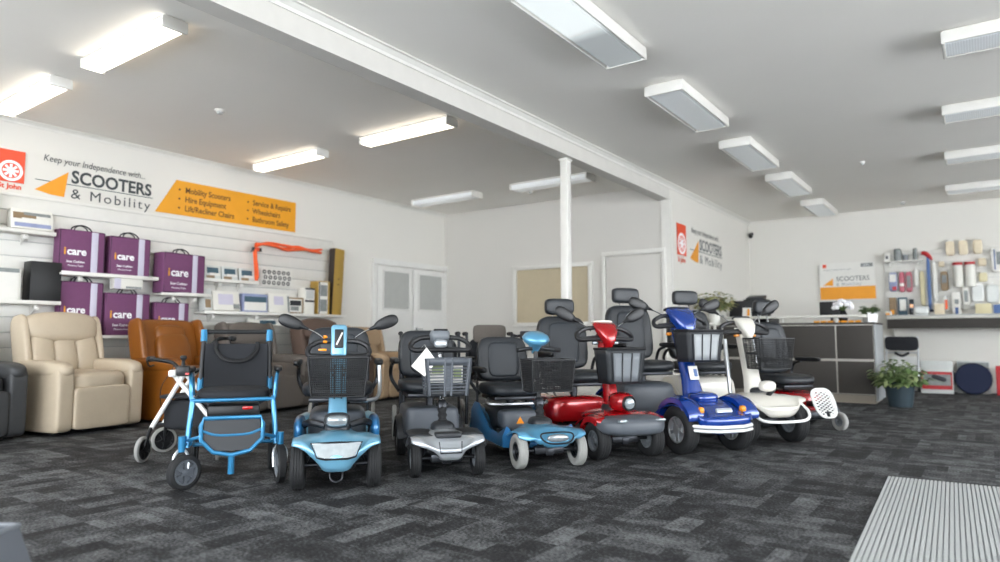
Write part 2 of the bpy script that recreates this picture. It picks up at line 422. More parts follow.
# ------------------------------------------------------------------ ceiling lights
def light_fix(loc, length, width, depth, rz, dm, label, group):
    t = thing('ceiling_light', loc, rz, label, 'light', group)
    def prof(w0, w1, z0, z1, y): return [V(-w0/2, y, z0), V(w0/2, y, z0), V(w1/2, y, z1), V(-w1/2, y, z1)]
    g = G().box((0, 0, -.012), (width*.8, length*.98, .024), r=.004)
    for s in (-1, 1): g.box((0, s*(length/2-.012), -depth/2-.01), (width, .024, depth), r=.008)
    if width > .28:
        for s in (-1, 1): g.box((s*(width/2-.008), 0, -depth/2-.006), (.016, length-.02, depth), r=.005)
    g.build('housing', 'gloss_white', t)
    L2 = length/2-.022; w1 = width-.035
    ring = lambda y: [V(-w1/2, y, -.024), V(w1/2, y, -.024), V(w1/2, y, -depth*.75), V(w1*.42, y, -depth-.004), V(-w1*.42, y, -depth-.004), V(-w1/2, y, -depth*.75)]
    G().loft([ring(-L2), ring(L2)]).build('diffuser', dm, t, smooth=30)
    return t
lt = [(-6.79, 2.3, 1, 'lit batten light nearest the wall sign, at the near left of the ceiling'), (-4.99, 2.3, 1, 'lit batten light near the beam, closest to the camera'),
      (-6.74, 5.0, 1, 'lit batten light above the yellow services sign'), (-4.8, 5.0, 1, 'lit batten light beside the beam, in the second row'),
      (-6.68, 7.85, 0, 'unlit batten light with added glow above the double door'), (-4.78, 7.85, 0, 'unlit batten light with added glow passing behind the top of the white post')]
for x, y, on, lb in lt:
    light_fix((x, y, H), 1.24, .18 if on else .25, .085, 90, 'diffuser_lit' if on else 'diffuser_off_warm_glow', lb, 'batten lights over the recliners')
for i, (y, lb) in enumerate([(3.95, 'wide ceiling light with glowing prismatic cover, nearest the camera'), (5.98, 'wide unlit ceiling light with added glow, second in the row from the camera'),
                             (7.98, 'wide unlit ceiling light with added glow, third in the row from the camera'), (9.9, 'wide unlit ceiling light with added glow, fourth in the row from the camera'), (12.0, 'wide unlit ceiling light with added glow closest to the far wall')]):
    light_fix((-2.14, y, H), 1.27 if i else 1.35, .34, .09, 0, 'diffuser_half' if i == 0 else 'diffuser_off_glow', lb, 'wide ceiling lights along the scooter row')
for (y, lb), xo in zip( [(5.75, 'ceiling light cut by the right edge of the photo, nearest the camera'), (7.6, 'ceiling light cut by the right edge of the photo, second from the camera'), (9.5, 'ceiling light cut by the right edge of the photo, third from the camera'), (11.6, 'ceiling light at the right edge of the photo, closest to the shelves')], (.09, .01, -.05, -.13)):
    light_fix((.42+xo, y, H), 1.35, .34, .09, 90, 'diffuser_off_glow', lb, 'ceiling lights towards the right side')
def disc_thing(name, loc, r, lb, cat):
    t = thing(name, loc, 0, lb, cat)
    G().lathe([(0, 0), (r, 0), (r, -.012), (r*.85, -.018), (0, -.018)], n=20).build('base', 'gloss_white', t)
    G().lathe([(r*.62, -.018), (r*.55, -.035), (r*.3, -.042), (0, -.042)], n=16).build('sensor', 'pale_grey', t)
disc_thing('smoke_detector', (-5.87, 3.55, H), .05, 'small white smoke detector on the ceiling between the lit battens', 'detector')
disc_thing('smoke_detector', (-5.42, 8.3, H), .05, 'small smoke detector between the two unlit battens', 'detector')
disc_thing('smoke_detector', (-1.0, 12.5, H), .05, 'small round detector near the far wall above the shelves', 'detector')
disc_thing('sprinkler_head', (-1.15, 9.3, H), .03, 'tiny ceiling sprinkler right of the unlit lights', 'sprinkler')
# security camera on far corner
t = thing('security_camera', (-3.5, 12.93, 2.80), 0, 'small black security camera in the far corner', 'camera')
G().cyl((0, .06, 0), (0, .02, 0), .03, .03).cyl((0, .03, 0), (0, -.05, -.03), .012).build('bracket', 'black_plastic', t)
G().lathe([(0, .1), (.03, .1), (.04, .08), (.04, -.05), (.03, -.06), (0, -.06)], T((0, -.06, -.04), (110, 0, 20)), n=16).build('lens_housing', 'black_plastic', t)

# ------------------------------------------------------------------ left wall: slatwall, signs, shelves
t = thing('slatwall_panel', (XL, 4.2, 1.42), 0, 'long white slatwall panel with horizontal grooves on the left wall', 'wall panel')
g = G(); y0, y1 = -6.0, 2.33
zs = [-.80+.15*i for i in range(11)]
for i, z in enumerate(zs):
    zt = z+.142
    g.box((.018, (y0+y1)/2, (z+zt)/2), (.018, y1-y0, zt-z), r=.003)
g.build('slat_face', 'gloss_white', t)
G().box((.006, (y0+y1)/2, .0), (.008, y1-y0, 1.6)).build('backing_board', 'pale_grey', t)
G().box((.021, (y0+y1)/2, .85), (.04, y1-y0, .03), r=.006).build('top_trim', 'gloss_white', t)
FL = lambda y, z, x=XL+.004: frame((x, y, z), (0, 1, 0), (0, 0, 1))
# shiplap shadow joints on the upper wall
def logo_john(name, F, w, h, lb, fontm='logo_red'):
    t = thing(name, F.translation, 0, lb, 'sign'); F = Matrix.Translation(-F.translation) @ F
    G().ext([(-w/2, 0), (w/2, 0), (w/2, h), (-w/2, h)], .006, F).build('panel', 'logo_red', t)
    c = F @ Matrix.Translation((0, w*.48, .0065))
    G().lathe([(w*.44, 0), (w*.44, .001), (w*.33, .001), (w*.33, 0)], c, 40).build('ring', 'ink_white', t)
    G().lathe([(0, 0), (w*.29, 0), (w*.29, .001), (0, .001)], c, 40).build('disc', 'ink_white', t)
    g = G()
    for k in range(8):
        a = k*pi/4+pi/8; g.ext([(w*.29*cos(a-.2), w*.29*sin(a-.2)), (w*.29*cos(a+.2), w*.29*sin(a+.2)), (w*.12*cos(a), w*.12*sin(a))], .0012, c @ Matrix.Translation((0, 0, .0006)))
    g.build('cross_points', 'logo_red', t)
    text('St John', w*.30, fontm, t, F @ Matrix.Translation((0, -w*.27, 0)), align='CENTER', bold=.002)
    return t
logo_john('saint_john_sign', FL(2.485, 2.395), .235, .32, 'orange-red square sign with white ring emblem at the far left of the wall')
def wordmark(F, s, lb, tagline=True, ink='ink_dark'):
    t = thing('scooters_sign', F.translation, 0, lb, 'sign'); F = Matrix.Translation(-F.translation) @ F
    if tagline: text('Keep your Independence with...', .098*s, ink, t, F @ Matrix.Translation((.06*s, .262*s, 0)), 'tagline', shear=.2, sx=.82)
    text('SCOOTERS', .188*s, ink, t, F @ Matrix.Translation((.33*s, .08*s, 0)), 'lettering', bold=.0055*s, sx=.90)
    text('& Mobility', .15*s, 'ink_grey' if not tagline else ink, t, F @ Matrix.Translation((.33*s, -.085*s, 0)), 'lettering', space=1.22, sx=1.08)
    G().ext([(0, .052*s), (1.19*s, .052*s), (1.19*s, .06*s), (0, .06*s)], .001, F).build('line', 'ink_green', t)
    G().ext([(0, -.05*s), (.30*s, .185*s), (.27*s, -.085*s), (.15*s, -.08*s)], .002, F).build('sail', 'sign_orange', t)
    return t
wordmark(FL(2.70, 2.41), 1.0, 'grey scooters and mobility lettering with orange sail on the left wall')
t = thing('services_sign', (XL, 4.9, 2.53), 0, 'yellow slanted sign listing services under the lit battens', 'sign')
F = frame((.004, 0, 0), (0, 1, 0), (0, 0, 1))
G().ext([(-.98, -.21), (.97, -.21), (.97, .205), (-.74, .205)], .008, F).build('panel', 'sign_yellow', t)
F2 = F @ Matrix.Translation((0, 0, .009))
for x, z, s in [(-.70, .065, 'Mobility Scooters'), (-.70, -.045, 'Hire Equipment'), (-.70, -.155, 'Lift/Recliner Chairs'), (.22, .065, 'Service & Repairs'), (.22, -.045, 'Wheelchairs'), (.22, -.155, 'Bathroom Safety')]:
    text(s, .098, 'sign_ink', t, F2 @ Matrix.Translation((x+.07, z, 0)), sx=.86, bold=.0018)
    G().lathe([(0, 0), (.013, 0), (.013, .001), (0, .001)], F2 @ Matrix.Translation((x, z+.03, 0)), 10).build('bullet', 'sign_ink', t)

def shelf(name, x, y0, y1, z, d, lb, brackets):
    t = thing(name, (x, (y0+y1)/2, z), 0, lb, 'shelf'); L = y1-y0
    G().box((d/2, 0, -.012), (d, L, .024), r=.005).build('board', 'gloss_white', t)
    G().box((d+.002, 0, -.003), (.006, L, .035), r=.002).build('lip', 'gloss_white', t)
    for yb in brackets:
        G().loft([[V(0, yb-(y0+y1)/2+e, -.024), V(d*.8, yb-(y0+y1)/2+e, -.024), V(0, yb-(y0+y1)/2+e, -.12)] for e in (-.006, .006)]).box((d*.45, yb-(y0+y1)/2, -.05), (.07, .05, .05), r=.008).build('bracket', 'gloss_white', t)
    return t
XS = XL+.03
shelf('wall_shelf', XS, 1.4, 2.90, 1.21, .22, 'white wall shelf holding the black box beside the purple bags', [1.9, 2.72])
shelf('wall_shelf', XS, 1.4, 2.84, 1.90, .18, 'upper white wall shelf with leaflet pack at the far left', [1.9, 2.6])
shelf('wall_shelf', XS, 2.88, 3.86, 1.52, .24, 'white shelf under the two top purple bags', [3.1, 3.7])
shelf('wall_shelf', XS, 3.9, 4.50, 1.365, .24, 'short white shelf under the widest purple bag', [4.1, 4.35])
shelf('wall_shelf', XS, 2.88, 4.35, .875, .16, 'low white shelf between the cream and tan recliners', [3.2, 4.0])
shelf('wall_shelf', XS, 4.42, 6.6, 1.17, .24, 'long white shelf with small packs and the tall gold box', [4.6, 5.2, 6.1])
shelf('wall_shelf', XS, 4.46, 5.22, 1.565, .12, 'narrow ledge under three small leaflet packs', [4.7, 5.0])

def purple_bag(y, z, w, h, d, rz, lb, sy=.0, stripe=.66):
    t = thing('carry_bag', (XL+.05+d/2+.02, y, z), rz, lb, 'bag', 'purple seat cushion bags on the wall')
    G().box((0, 0, h/2), (d, w, h), r=.014, seg=3).build('body', 'purple_fabric', t, smooth=60)
    g = G()
    for x in (-d/2+.004, d/2-.004):
        g.tube([(x, -w/2+.01, .01), (x, w/2-.01, .01), (x, w/2-.01, h-.01), (x, -w/2+.01, h-.01)], .006, 6, smooth=False, closed=True)
    g.build('piping', 'purple_dark', t)
    G().box((d/2+.001, (stripe-.5)*w+.045, h/2), (.004, .064, h*.96), r=.001).build('stripe', 'lilac', t)
    g = G()
    for x, dz in ((-.03, .0), (.03, .012)): g.tube([(x, -.09+dz, h-.005), (x*.7, -.06+dz, h+.04), (x*.5, 0+dz, h+.058), (x*.7, .06+dz, h+.035), (x, .09+dz, h-.005)], .007, 6)
    g.build('handle', 'black_fabric', t)
    F = frame((d/2+.002, -w*.40, h*.42), (0, 1, 0), (0, 0, 1)); s = w/.46
    text('i', .11*s, 'sign_yellow', t, F, bold=.003)
    text('care', .11*s, 'ink_white', t, F @ Matrix.Translation((.032*s, 0, 0)), bold=.003)
    text('Seat Cushion', .034*s, 'ink_white', t, F @ Matrix.Translation((.03*s, -.085*s, 0)), bold=.0006)
    text('Memory Foam', .026*s, 'ink_white', t, F @ Matrix.Translation((.045*s, -.125*s, 0)))
    return t
purple_bag(3.09, 1.523, .44, .445, .14, 0, 'purple bag at the top left of the wall display, next to the black box')
purple_bag(3.575, 1.523, .43, .43, .14, 0, 'purple bag in the upper row, between two other purple bags')
purple_bag(4.15, 1.37, .53, .46, .20, 6, 'widest purple bag, on its own short shelf over the tan recliner')
purple_bag(3.12, .88, .42, .56, .11, 0, 'purple bag in the lower row, behind the cream recliner back')
purple_bag(3.585, .88, .48, .465, .11, 2, 'purple bag in the lower row between the cream and tan recliners')
purple_bag(4.08, .88, .40, .385, .11, 0, 'small purple bag just above the tan recliner back')

def carton(name, y, z, w, h, d, m, lb, cat='box', face=None, tilt=0, rz=0, x=None, extra=None, grp=None):
    """pack standing on a shelf, printed face towards the room"""
    t = thing(name, ((x if x is not None else XS+.02+d/2+(.035 if tilt else 0)), y, z), rz, lb, cat, grp, rot=(0, radians(tilt), radians(rz)))
    G().box((0, 0, h/2), (d, w, h), r=.003).build('carton', m, t)
    for n_, (m2, a, b, c_, e) in enumerate(face or []):
        G().box((d/2+.0005+.001*n_, (a+c_)/2*w-w/2, (b+e)/2*h), (.003, abs(c_-a)*w, abs(e-b)*h)).build('printed_label', m2, t)
    return t
carton('product_box', 2.13, 1.91, .46, .34, .12, 'cardboard_white', 'plain white box at the far left on the upper shelf')
carton('leaflet_pack', 2.64, 1.915, .36, .20, .10, 'cardboard_white', 'leaflet pack with blue and brown picture on the upper shelf', 'pack', [('photo_blue', .08, .1, .95, .3), ('photo_brown', .05, .5, .6, .82), ('photo_grey', .3, .7, .95, .85), ('paper', .25, .3, .9, .55)], tilt=-12)
carton('product_box', 2.28, 1.212, .56, .32, .16, 'cardboard_white', 'white box with grey figure drawing beside the black box', 'box', [('photo_grey', .03, .86, .97, .98), ('paper', .04, .05, .96, .84)])
t = carton('product_box', 2.765, 1.212, .27, .40, .18, 'screen_black', 'plain black box on the shelf left of the purple bags')
carton('product_box', 2.08, 1.535, .2, .10, .12, 'navy_fabric', 'small navy pack lying on top of the white box')
# grey figure drawing on the white box
G().tube([(XS+.185, 2.22, 1.42), (XS+.185, 2.25, 1.37), (XS+.185, 2.27, 1.33), (XS+.185, 2.33, 1.33), (XS+.185, 2.32, 1.38), (XS+.185, 2.27, 1.38)], .012, 6).build('figure_drawing', 'pale_grey').select_set(False)
o = bpy.data.objects['figure_drawing']; bx = [q for q in bpy.data.objects if q.get('label', '').startswith('white box with grey figure')][0]
o.parent = bx; o.location = -bx.location
carton('product_box', 3.55, 1.385, .30, .115, .10, 'cardboard_white', 'white and lilac pack tucked between the purple bags', 'box', [('lilac', .0, .0, .22, 1), ('photo_grey', .4, .05, .95, .25)], x=XS+.17)
PK = 'small packs on the narrow ledge'
for y, lb in ((4.60, 'leaflet pack on the ledge right beside the widest purple bag'), (4.83, 'leaflet pack in the middle of the three on the ledge'), (5.07, 'leaflet pack on the ledge closest to the hanging orange strap')):
    carton('leaflet_pack', y, 1.575, .215, .165, .04, 'clear_pack', lb, 'pack', [('teal', .15, .42, .85, .85), ('photo_brown', .1, .05, .6, .25), ('paper', .3, .25, .95, .45)], tilt=-8, grp=PK)
carton('product_pack', 4.50, 1.182, .10, .26, .14, 'clear_pack', 'narrow clear pack at the left end of the long shelf', 'pack', [('photo_brown', .1, .1, .8, .5)], tilt=-10)
carton('product_pack', 4.74, 1.182, .36, .24, .14, 'cardboard_white', 'white pack with pale lilac triangle picture on the long shelf', 'pack', [('lilac', .2, .3, .75, .85), ('photo_grey', .75, .1, .98, .35)], tilt=-10)
carton('product_pack', 5.14, 1.182, .36, .235, .16, 'photo_blue', 'blue framed pack with dark picture in the middle of the shelf', 'pack', [('paper', .06, .1, .94, .55), ('teal', .06, .55, .94, .85)])
carton('product_pack', 5.50, 1.182, .32, .25, .14, 'cardboard_white', 'pale pack with light blue print right of the blue framed one', 'pack', [('lilac', .25, .4, .7, .85), ('photo_grey', .9, .02, .99, .9)], tilt=-8)
carton('product_pack', 5.77, 1.182, .26, .22, .14, 'photo_brown', 'beige pack with dark framed picture near the boxes', 'pack', [('paper', .1, .1, .9, .9), ('steel_dark', .15, .5, .85, .82), ('photo_grey', .2, .2, .7, .45)])
carton('product_box', 5.99, 1.182, .16, .36, .16, 'cardboard_white', 'white box with dark bands behind the patterned box', 'box', [('steel_dark', 0, .46, 1, .54), ('steel_dark', 0, .93, 1, 1), ('pale_grey', .1, .58, .9, .9)])
carton('product_box', 6.22, 1.182, .20, .47, .18, 'gold_card', 'tall box with black and white pictures beside the gold box', 'box', [('paper', .0, .02, .8, .97), ('photo_grey', .15, .55, .75, .88), ('photo_grey', .15, .1, .75, .45), ('steel_dark', .02, .02, .10, .97)])
t = thing('tall_box', (XS+.13, 6.46, 1.182), 10, 'tall narrow gold and dark brown box at the shelf end', 'box', rot=(radians(-3), 0, radians(8)))
G().box((0, 0, .48), (.10, .20, .96), r=.004).build('carton', 'gold_card', t)
G().box((0, -.103, .48), (.101, .006, .955)).build('side_panel', 'dark_brown', t)
g = G().lathe([(.016, 0), (.016, .001), (.011, .001), (.011, 0)], frame((.051, .0, .52), (0, 1, 0), (0, 0, 1)), 16); g.build('emblem', 'dark_brown', t)
G().box((.051, 0, .44), (.002, .045, .012)).build('printed_label', 'dark_brown', t)
# product hanging below long shelf
t = thing('leaflet_pack', (XS+.10, 5.35, 1.06), 0, 'flat pack with teal picture under the long shelf', 'pack')
G().box((0, 0, 0), (.02, .52, .10), rot=(0, -15, 0), r=.003).build('carton', 'cardboard_white', t)
G().box((.012, .03, 0), (.004, .24, .05), rot=(0, -15, 0)).build('printed_label', 'teal', t)
# orange straps on hooks
def strap(name, pts, r, lb, hooks):
    t = thing(name, pts[0], 0, lb, 'strap'); o = Vector(pts[0]); P = [Vector(p)-o for p in pts]
    for k in range(3):
        q = [p+V(.008*k, .0, .02*sin(i*1.9+k*2.1)+.012*(k-1)) for i, p in enumerate(P)]
        G().tube(q, r, 6, flat=.5).build('strap_loop', 'orange_strap', t)
    g = G()
    for h in hooks:
        h = Vector(h)-o; g.cyl(h-V(.12, 0, 0), h+V(.02, 0, 0), .005)
    g.build('hook', 'steel_dark', t)
strap('orange_strap', [(XS+.12, 5.16, 2.05), (XS+.12, 5.35, 2.09), (XS+.12, 5.6, 2.06), (XS+.12, 5.8, 2.08), (XS+.12, 6.0, 2.07), (XS+.12, 6.2, 2.07)], .034, 'bright orange strap stretched sideways above the white grooves', [(XS+.12, 5.25, 2.06), (XS+.12, 6.15, 2.07)])
strap('orange_strap', [(XS+.1, 5.16, 1.98), (XS+.1, 5.17, 1.85), (XS+.1, 5.19, 1.72), (XS+.1, 5.2, 1.62)], .03, 'orange strap hanging straight down beside the leaflet packs', [(XS+.1, 5.17, 1.98)])
t = thing('strap_tag', (XS+.1, 5.19, 2.0), 0, 'small dark tag above the hanging orange strap', 'tag')
G().box((0, 0, 0), (.02, .14, .05), r=.004).build('card', 'steel_dark', t); G().box((.011, 0, 0), (.003, .06, .05)).build('printed_label', 'logo_red', t)
t = thing('wire_rack', (XS+.03, 5.56, 1.66), 0, 'small rack of round discs on the slatwall above the packs', 'rack')
g = G()
for i in range(6):
    for j in range(3):
        g.lathe([(.022, 0), (.027, .004), (.022, .008), (.014, .004), (.022, 0)], frame((.0, -.2+i*.075+(j % 2)*.02, -.07+j*.07), (0, 1, 0), (0, 0, 1)), 12)
g.build('disc_row', 'steel_dark', t)
G().box((-.012, 0, 0), (.008, .50, .24), r=.004).build('backing_card', 'paper', t)

# ------------------------------------------------------------------ recliners
def recliner(x, y, rz, m, lb, w=.86, hb=1.09, pillow=True, channels=3, tall=1.0, style='roll'):
    t = thing('recliner_chair', (x, y, 0), rz, lb, 'recliner')
    aw = .15; iw = w-2*aw
    # plinth
    G().box((0, .02, .035), (w-.10, .60, .05), r=.01).build('base', 'black_plastic', t)
    for s in (-1, 1):
        g = G().cush((s*(w/2-aw/2), .0, .31), (aw, .76, .56), n=13, k=8)
        a = g.build('arm', m, t, smooth=180)
        G().cush((s*(w/2-aw/2-.005), -.02, .585), (aw+.035, .76, .15), n=3.2, k=9, warp=lambda X_, Y_, Z_: (X_, Y_, Z_-.35*max(0, -Y_-.35)**1.5)).build('arm_pad', m, a, smooth=180)
    G().cush((0, -.35, .235), (iw+.01, .10, .38), n=10).build('footrest', m, t, smooth=180)
    G().cush((0, -.06, .46), (iw+.01, .66, .19), n=4.2, warp=lambda X_, Y_, Z_: (X_, Y_, Z_+.12*(1-X_*X_)*(1 if Z_ > 0 else 0))).build('seat_cushion', m, t, smooth=180)
    br = (-13, 0, 0)
    back = G().cush((0, .345, .74), (iw+.18, .17, hb-.45), n=6, rot=br).build('back_shell', m, t, smooth=180)
    cw = (iw+.1)/channels
    for c in range(channels):
        xc = (c-(channels-1)/2)*cw
        G().cush((xc, .235, .70), ((cw+.012)*(.6 if channels == 1 else 1), .15, hb-.66), n=3.4, rot=br).build('back_cushion', m, t, smooth=180)
    if pillow:
        G().cush((0, .31, hb-.155), (iw+.20, .22, .30), n=3.4, rot=br, warp=lambda X_, Y_, Z_: (X_, Y_-.15*(1-X_*X_), Z_*(1-.12*X_*X_))).build('head_pillow', m, t, smooth=180)
    else:
        G().cush((0, .315, hb-.19), ((iw+.02)*.62, .17, .2), n=3, rot=br).build('head_pillow', m, t, smooth=180)
    for s in (-1, 1):
        G().cush((s*(iw/2+.085), .30, .80), (.07, .22, hb-.55), n=4, rot=br).build('back_wing', m, t, smooth=180)
    return t
recliner(-7.02, 2.89, 101, 'cream_leather', 'cream leather recliner with three-channel back under the purple bags', w=.83, hb=1.11)
recliner(-7.0, 1.90, 97, 'charcoal_leather', 'charcoal recliner cut off by the left edge of the photo', w=.86, hb=.82)
recliner(-7.0, 3.96, 100, 'tan_leather', 'tan brown leather recliner behind the white walking frame', w=.88, hb=1.09, channels=1, pillow=False)
recliner(-7.1, 4.98, 98, 'taupe_fabric', 'grey-taupe fabric recliner behind the blue wheelchair', w=.84, hb=1.05, channels=1)
recliner(-7.08, 6.03, 98, 'brown_fabric', 'brown recliner behind the light blue scooter with mirrors', w=.80, hb=1.12, channels=1)
recliner(-7.08, 6.87, 98, 'beige_fabric', 'beige recliner half hidden right of the light blue scooter', w=.80, hb=1.0, channels=1)
for q in list(bpy.data.objects):
    if q.get('label', '').startswith('cream leather'):
        G().tube([(-.30, .02, .36), (-.31, -.02, .37), (-.31, -.09, .35)], .012, 8).build('recline_lever', 'dark_brown', q)

# ------------------------------------------------------------------ wheels
AX = lambda x, y, z: Matrix.Translation((x, y, z)) @ Matrix.Rotation(pi/2, 4, 'Y')     # lathe axis -> local x
def wheel(p, x, y, r, w, tyre='black_rubber', rim='pale_grey', spokes=0, side=1, grooves=3, name='wheel', steer=0, hubr=.55):
    """tyre (part) with its rim (sub-part); side = which way the hub faces"""
    Mx = Matrix.Translation((x, y, r)) @ Matrix.Rotation(steer, 4, 'Z') @ Matrix.Rotation(pi/2, 4, 'Y')
    ri = r*hubr; pr = [(ri, -w*.36), (ri+.01, -w*.42), (r*.78, -w*.5), (r*.91, -w*.47), (r*.965, -w*.36)]
    n = grooves*2+1
    for i in range(n+1):
        z = -w*.33+w*.66*i/n; c = r*(1-.035*(abs(z)/(w*.5))**2)
        pr.append((c if i % 2 == 0 or not grooves else c, z))
        if grooves and i < n: pr.append((c-(.0035 if i % 2 else 0), z+w*.66/n*.35))
    pr += [(r*.965, w*.36), (r*.91, w*.47), (r*.78, w*.5), (ri+.01, w*.42), (ri, w*.36)]
    t = G().lathe(pr, Mx, 40).build(name, tyre, p, smooth=50)
    g = G()
    g.lathe([(ri+.002, -w*.36), (ri+.002, w*.36), (ri-.008, w*.36), (ri-.014, w*.2), (ri-.014, -w*.2), (ri-.008, -w*.36), (ri+.002, -w*.36)], Mx, 32)
    g.lathe([(0, -w*.32), (ri*.28, -w*.32), (ri*.32, -w*.25), (ri*.32, w*.25), (ri*.28, w*.32), (ri*.16, w*.36), (0, w*.36)], Mx, 20)
    k = spokes or 0
    if k:
        for i in range(k):
            a = 2*pi*i/k
            for zz in (-w*.22, w*.22):
                g.merge(G().loft([[V(cos(a)*q-sin(a)*h, sin(a)*q+cos(a)*h, zz+e) for h, e in ((-wd, -.006), (wd, -.006), (wd, .006), (-wd, .006))] for q, wd in ((ri*.2, ri*.13), (ri*.6, ri*.09), (ri, ri*.20))]).bm, Mx)
        g.lathe([(ri*.9, -.004), (ri*.9, .004), (0, .004), (0, -.004), (ri*.9, -.004)], Mx, 20)
    else:
        g.lathe([(ri-.008, -w*.20), (ri*.6, -w*.10), (ri*.3, -w*.22)], Mx, 28).lathe([(ri-.008, w*.20), (ri*.6, w*.10), (ri*.3, w*.22)], Mx, 28)
    g.build('rim', rim, t, smooth=40)
    return t
def catm(pts, t):
    n = len(pts)-1; x = t*n; i = min(int(x), n-1); u = x-i
    a = pts[i-1] if i else [2*p-q for p, q in zip(pts[0], pts[1])]
    d = pts[i+2] if i+2 <= n else [2*p-q for p, q in zip(pts[n], pts[n-1])]
    b, c = pts[i], pts[i+1]
    return [.5*(2*q+(r-p)*u+(2*p-5*q+4*r-s)*u*u+(3*q-p-3*r+s)*u**3) for p, q, r, s in zip(a, b, c, d)]
def cowl(stations, thick=.008):
    """body shell lofted across x from half stations [(x, [(y,z)...])...], mirrored"""
    full = [(-x, p) for x, p in stations[::-1] if x > 1e-6]+list(stations)
    fl = [[x]+[q for yz in p for q in yz] for x, p in full]
    def f(u, v):
        row = catm(fl, u); pts = [(row[1+2*i], row[2+2*i]) for i in range((len(row)-1)//2)]
        y, z = catm(pts, v); return V(row[0], y, z)
    return G().grid(f, 36, 16)
def basket(p, c, wt, wb, d, h, kind, tilt=0, db=None, panel='mid_plastic'):
    db = db or d*.8; Mx = T(c, (tilt, 0, 0)); m = 'black_plastic'
    def corner(sx, sy, z):
        k = z/h; return V(sx*((wb+(wt-wb)*k)/2), sy*((db+(d-db)*k)/2), z)
    sides = [((-1, -1), (1, -1)), ((1, -1), (1, 1)), ((1, 1), (-1, 1)), ((-1, 1), (-1, -1))]
    def walls(nu, nv, z0=0, z1=1):
        g = G()
        for a, b in sides:
            n_ = nu if a[1] == b[1] else max(4, int(nu*d/wt))
            g.grid(lambda u, v: Mx @ (corner(*a, (z0+(z1-z0)*v)*h)*(1-u)+corner(*b, (z0+(z1-z0)*v)*h)*u), n_, nv)
        return g
    rim = [Mx @ corner(sx, sy, h) for sx, sy in ((-1, -1), (1, -1), (1, 1), (-1, 1))]
    if kind == 'mesh':
        g = walls(26, 17)
        g.grid(lambda u, v: Mx @ V((u-.5)*wb, (v-.5)*db, 0), 22, 16)
        bk = g.build('basket', m, p, wire=.0042, fixn=False, smooth=180)
        g = G().tube(rim, .006, 6, smooth=False, closed=True)
        g.tube([Mx @ corner(sx, sy, 0) for sx, sy in ((-1, -1), (1, -1), (1, 1), (-1, 1))], .004, 6, smooth=False, closed=True)
        for sx, sy in ((-1, -1), (1, -1), (1, 1), (-1, 1)): g.tube([Mx @ corner(sx, sy, 0), Mx @ corner(sx, sy, h)], .004, 6, smooth=False)
        g.build('basket_rim', m, bk)
    elif kind == 'slat':
        g = walls(1, 1, 0, .12).build('basket', 'dark_plastic', p, solid=.008)
        walls(1, 1, .82, 1).build('basket_band', 'grey_plastic', g, solid=.010)
        s = G()
        for a, b in sides:
            fr = a[1] == b[1]
            for i in range(9):
                z = h*(.14+.68*i/8)
                A, B = Mx @ corner(*a, z), Mx @ corner(*b, z); s.cyl(A, B, .0042, n=6)
            for u in ((0, .04, .42, .58, .96, 1) if fr else (0, .5, 1)):
                s.tube([Mx @ (corner(*a, z)*(1-u)+corner(*b, z)*u) for z in (0, h)], .008, 6, smooth=False)
            if fr:
                s.grid(lambda u, v: Mx @ (corner(*a, h*(.1+.75*v))*(1-(.42+.16*u))+corner(*b, h*(.1+.75*v))*(.42+.16*u)), 2, 2)
        s.build('basket_slats', 'grey_plastic', g)
        G().grid(lambda u, v: Mx @ V((u-.5)*wb, (v-.5)*db, .004), 2, 2).build('basket_floor', 'dark_plastic', g, solid=.006)
        bk = g
    else:
        bk = walls(10, 6).build('basket', 'dark_plastic', p, solid=.006)
        g = G().grid(lambda u, v: Mx @ V((u-.5)*wb, (v-.5)*db, .004), 2, 2); g.build('basket_floor', 'dark_plastic', bk, solid=.006)
        g = G().tube(rim, .010, 8, smooth=False, closed=True); g.build('basket_rim', 'black_plastic', bk)
        # pale ribbed front panel with dark ribs
        g = G().grid(lambda u, v: Mx @ (corner(-1, -1, h*(.06+.82*v))*(1-(.12+.78*u))+corner(1, -1, h*(.06+.82*v))*(.12+.78*u)+V(0, -.006, 0)), 8, 4)
        g.build('front_panel', panel, bk, solid=.004)
        g = G()
        for u in (.12, .38, .64, .9): g.tube([Mx @ (corner(-1, -1, z)*(1-u)+corner(1, -1, z)*u+V(0, -.011, 0)) for z in (h*.05, h*.9)], .005, 6, smooth=False)
        g.build('basket_ribs', 'dark_plastic', bk)
    return bk
def mirror(p, base, head, s=1):
    o = G().tube([base, [base[0]*.6+head[0]*.4, base[1]*.6+head[1]*.4, base[2]*.5+head[2]*.5], head], .0045, 8).build('mirror_stalk', 'chrome', p)
    hd = Vector(head); d = (hd-Vector(base)).normalized()
    ang = math.degrees(math.atan2(d.x, d.z))
    Mx = T(hd, (0, ang*1.12, 0))
    g = G().lathe([(0, -.03), (.008, -.03), (.013, 0), (.02, .03)], Mx, 12)
    g2 = G().cush((0, 0, 0), (.105*s, .03, .19*s), n=2.3, k=10, warp=lambda x, y, z: (x*(1-.28*(1-z)/2*1.0), y, z)); me = g2.bm; me.transform(Mx @ Matrix.Translation((0, 0, .10*s)))
    g.merge(me)
    m = g.build('mirror', 'black_plastic', p, smooth=180)
    G().cush((0, 0, 0), (.085*s, .004, .165*s), n=2.3, k=8).build('mirror_glass', 'chrome', m).matrix_local = Mx @ Matrix.Translation((0, .0155, .10*s))
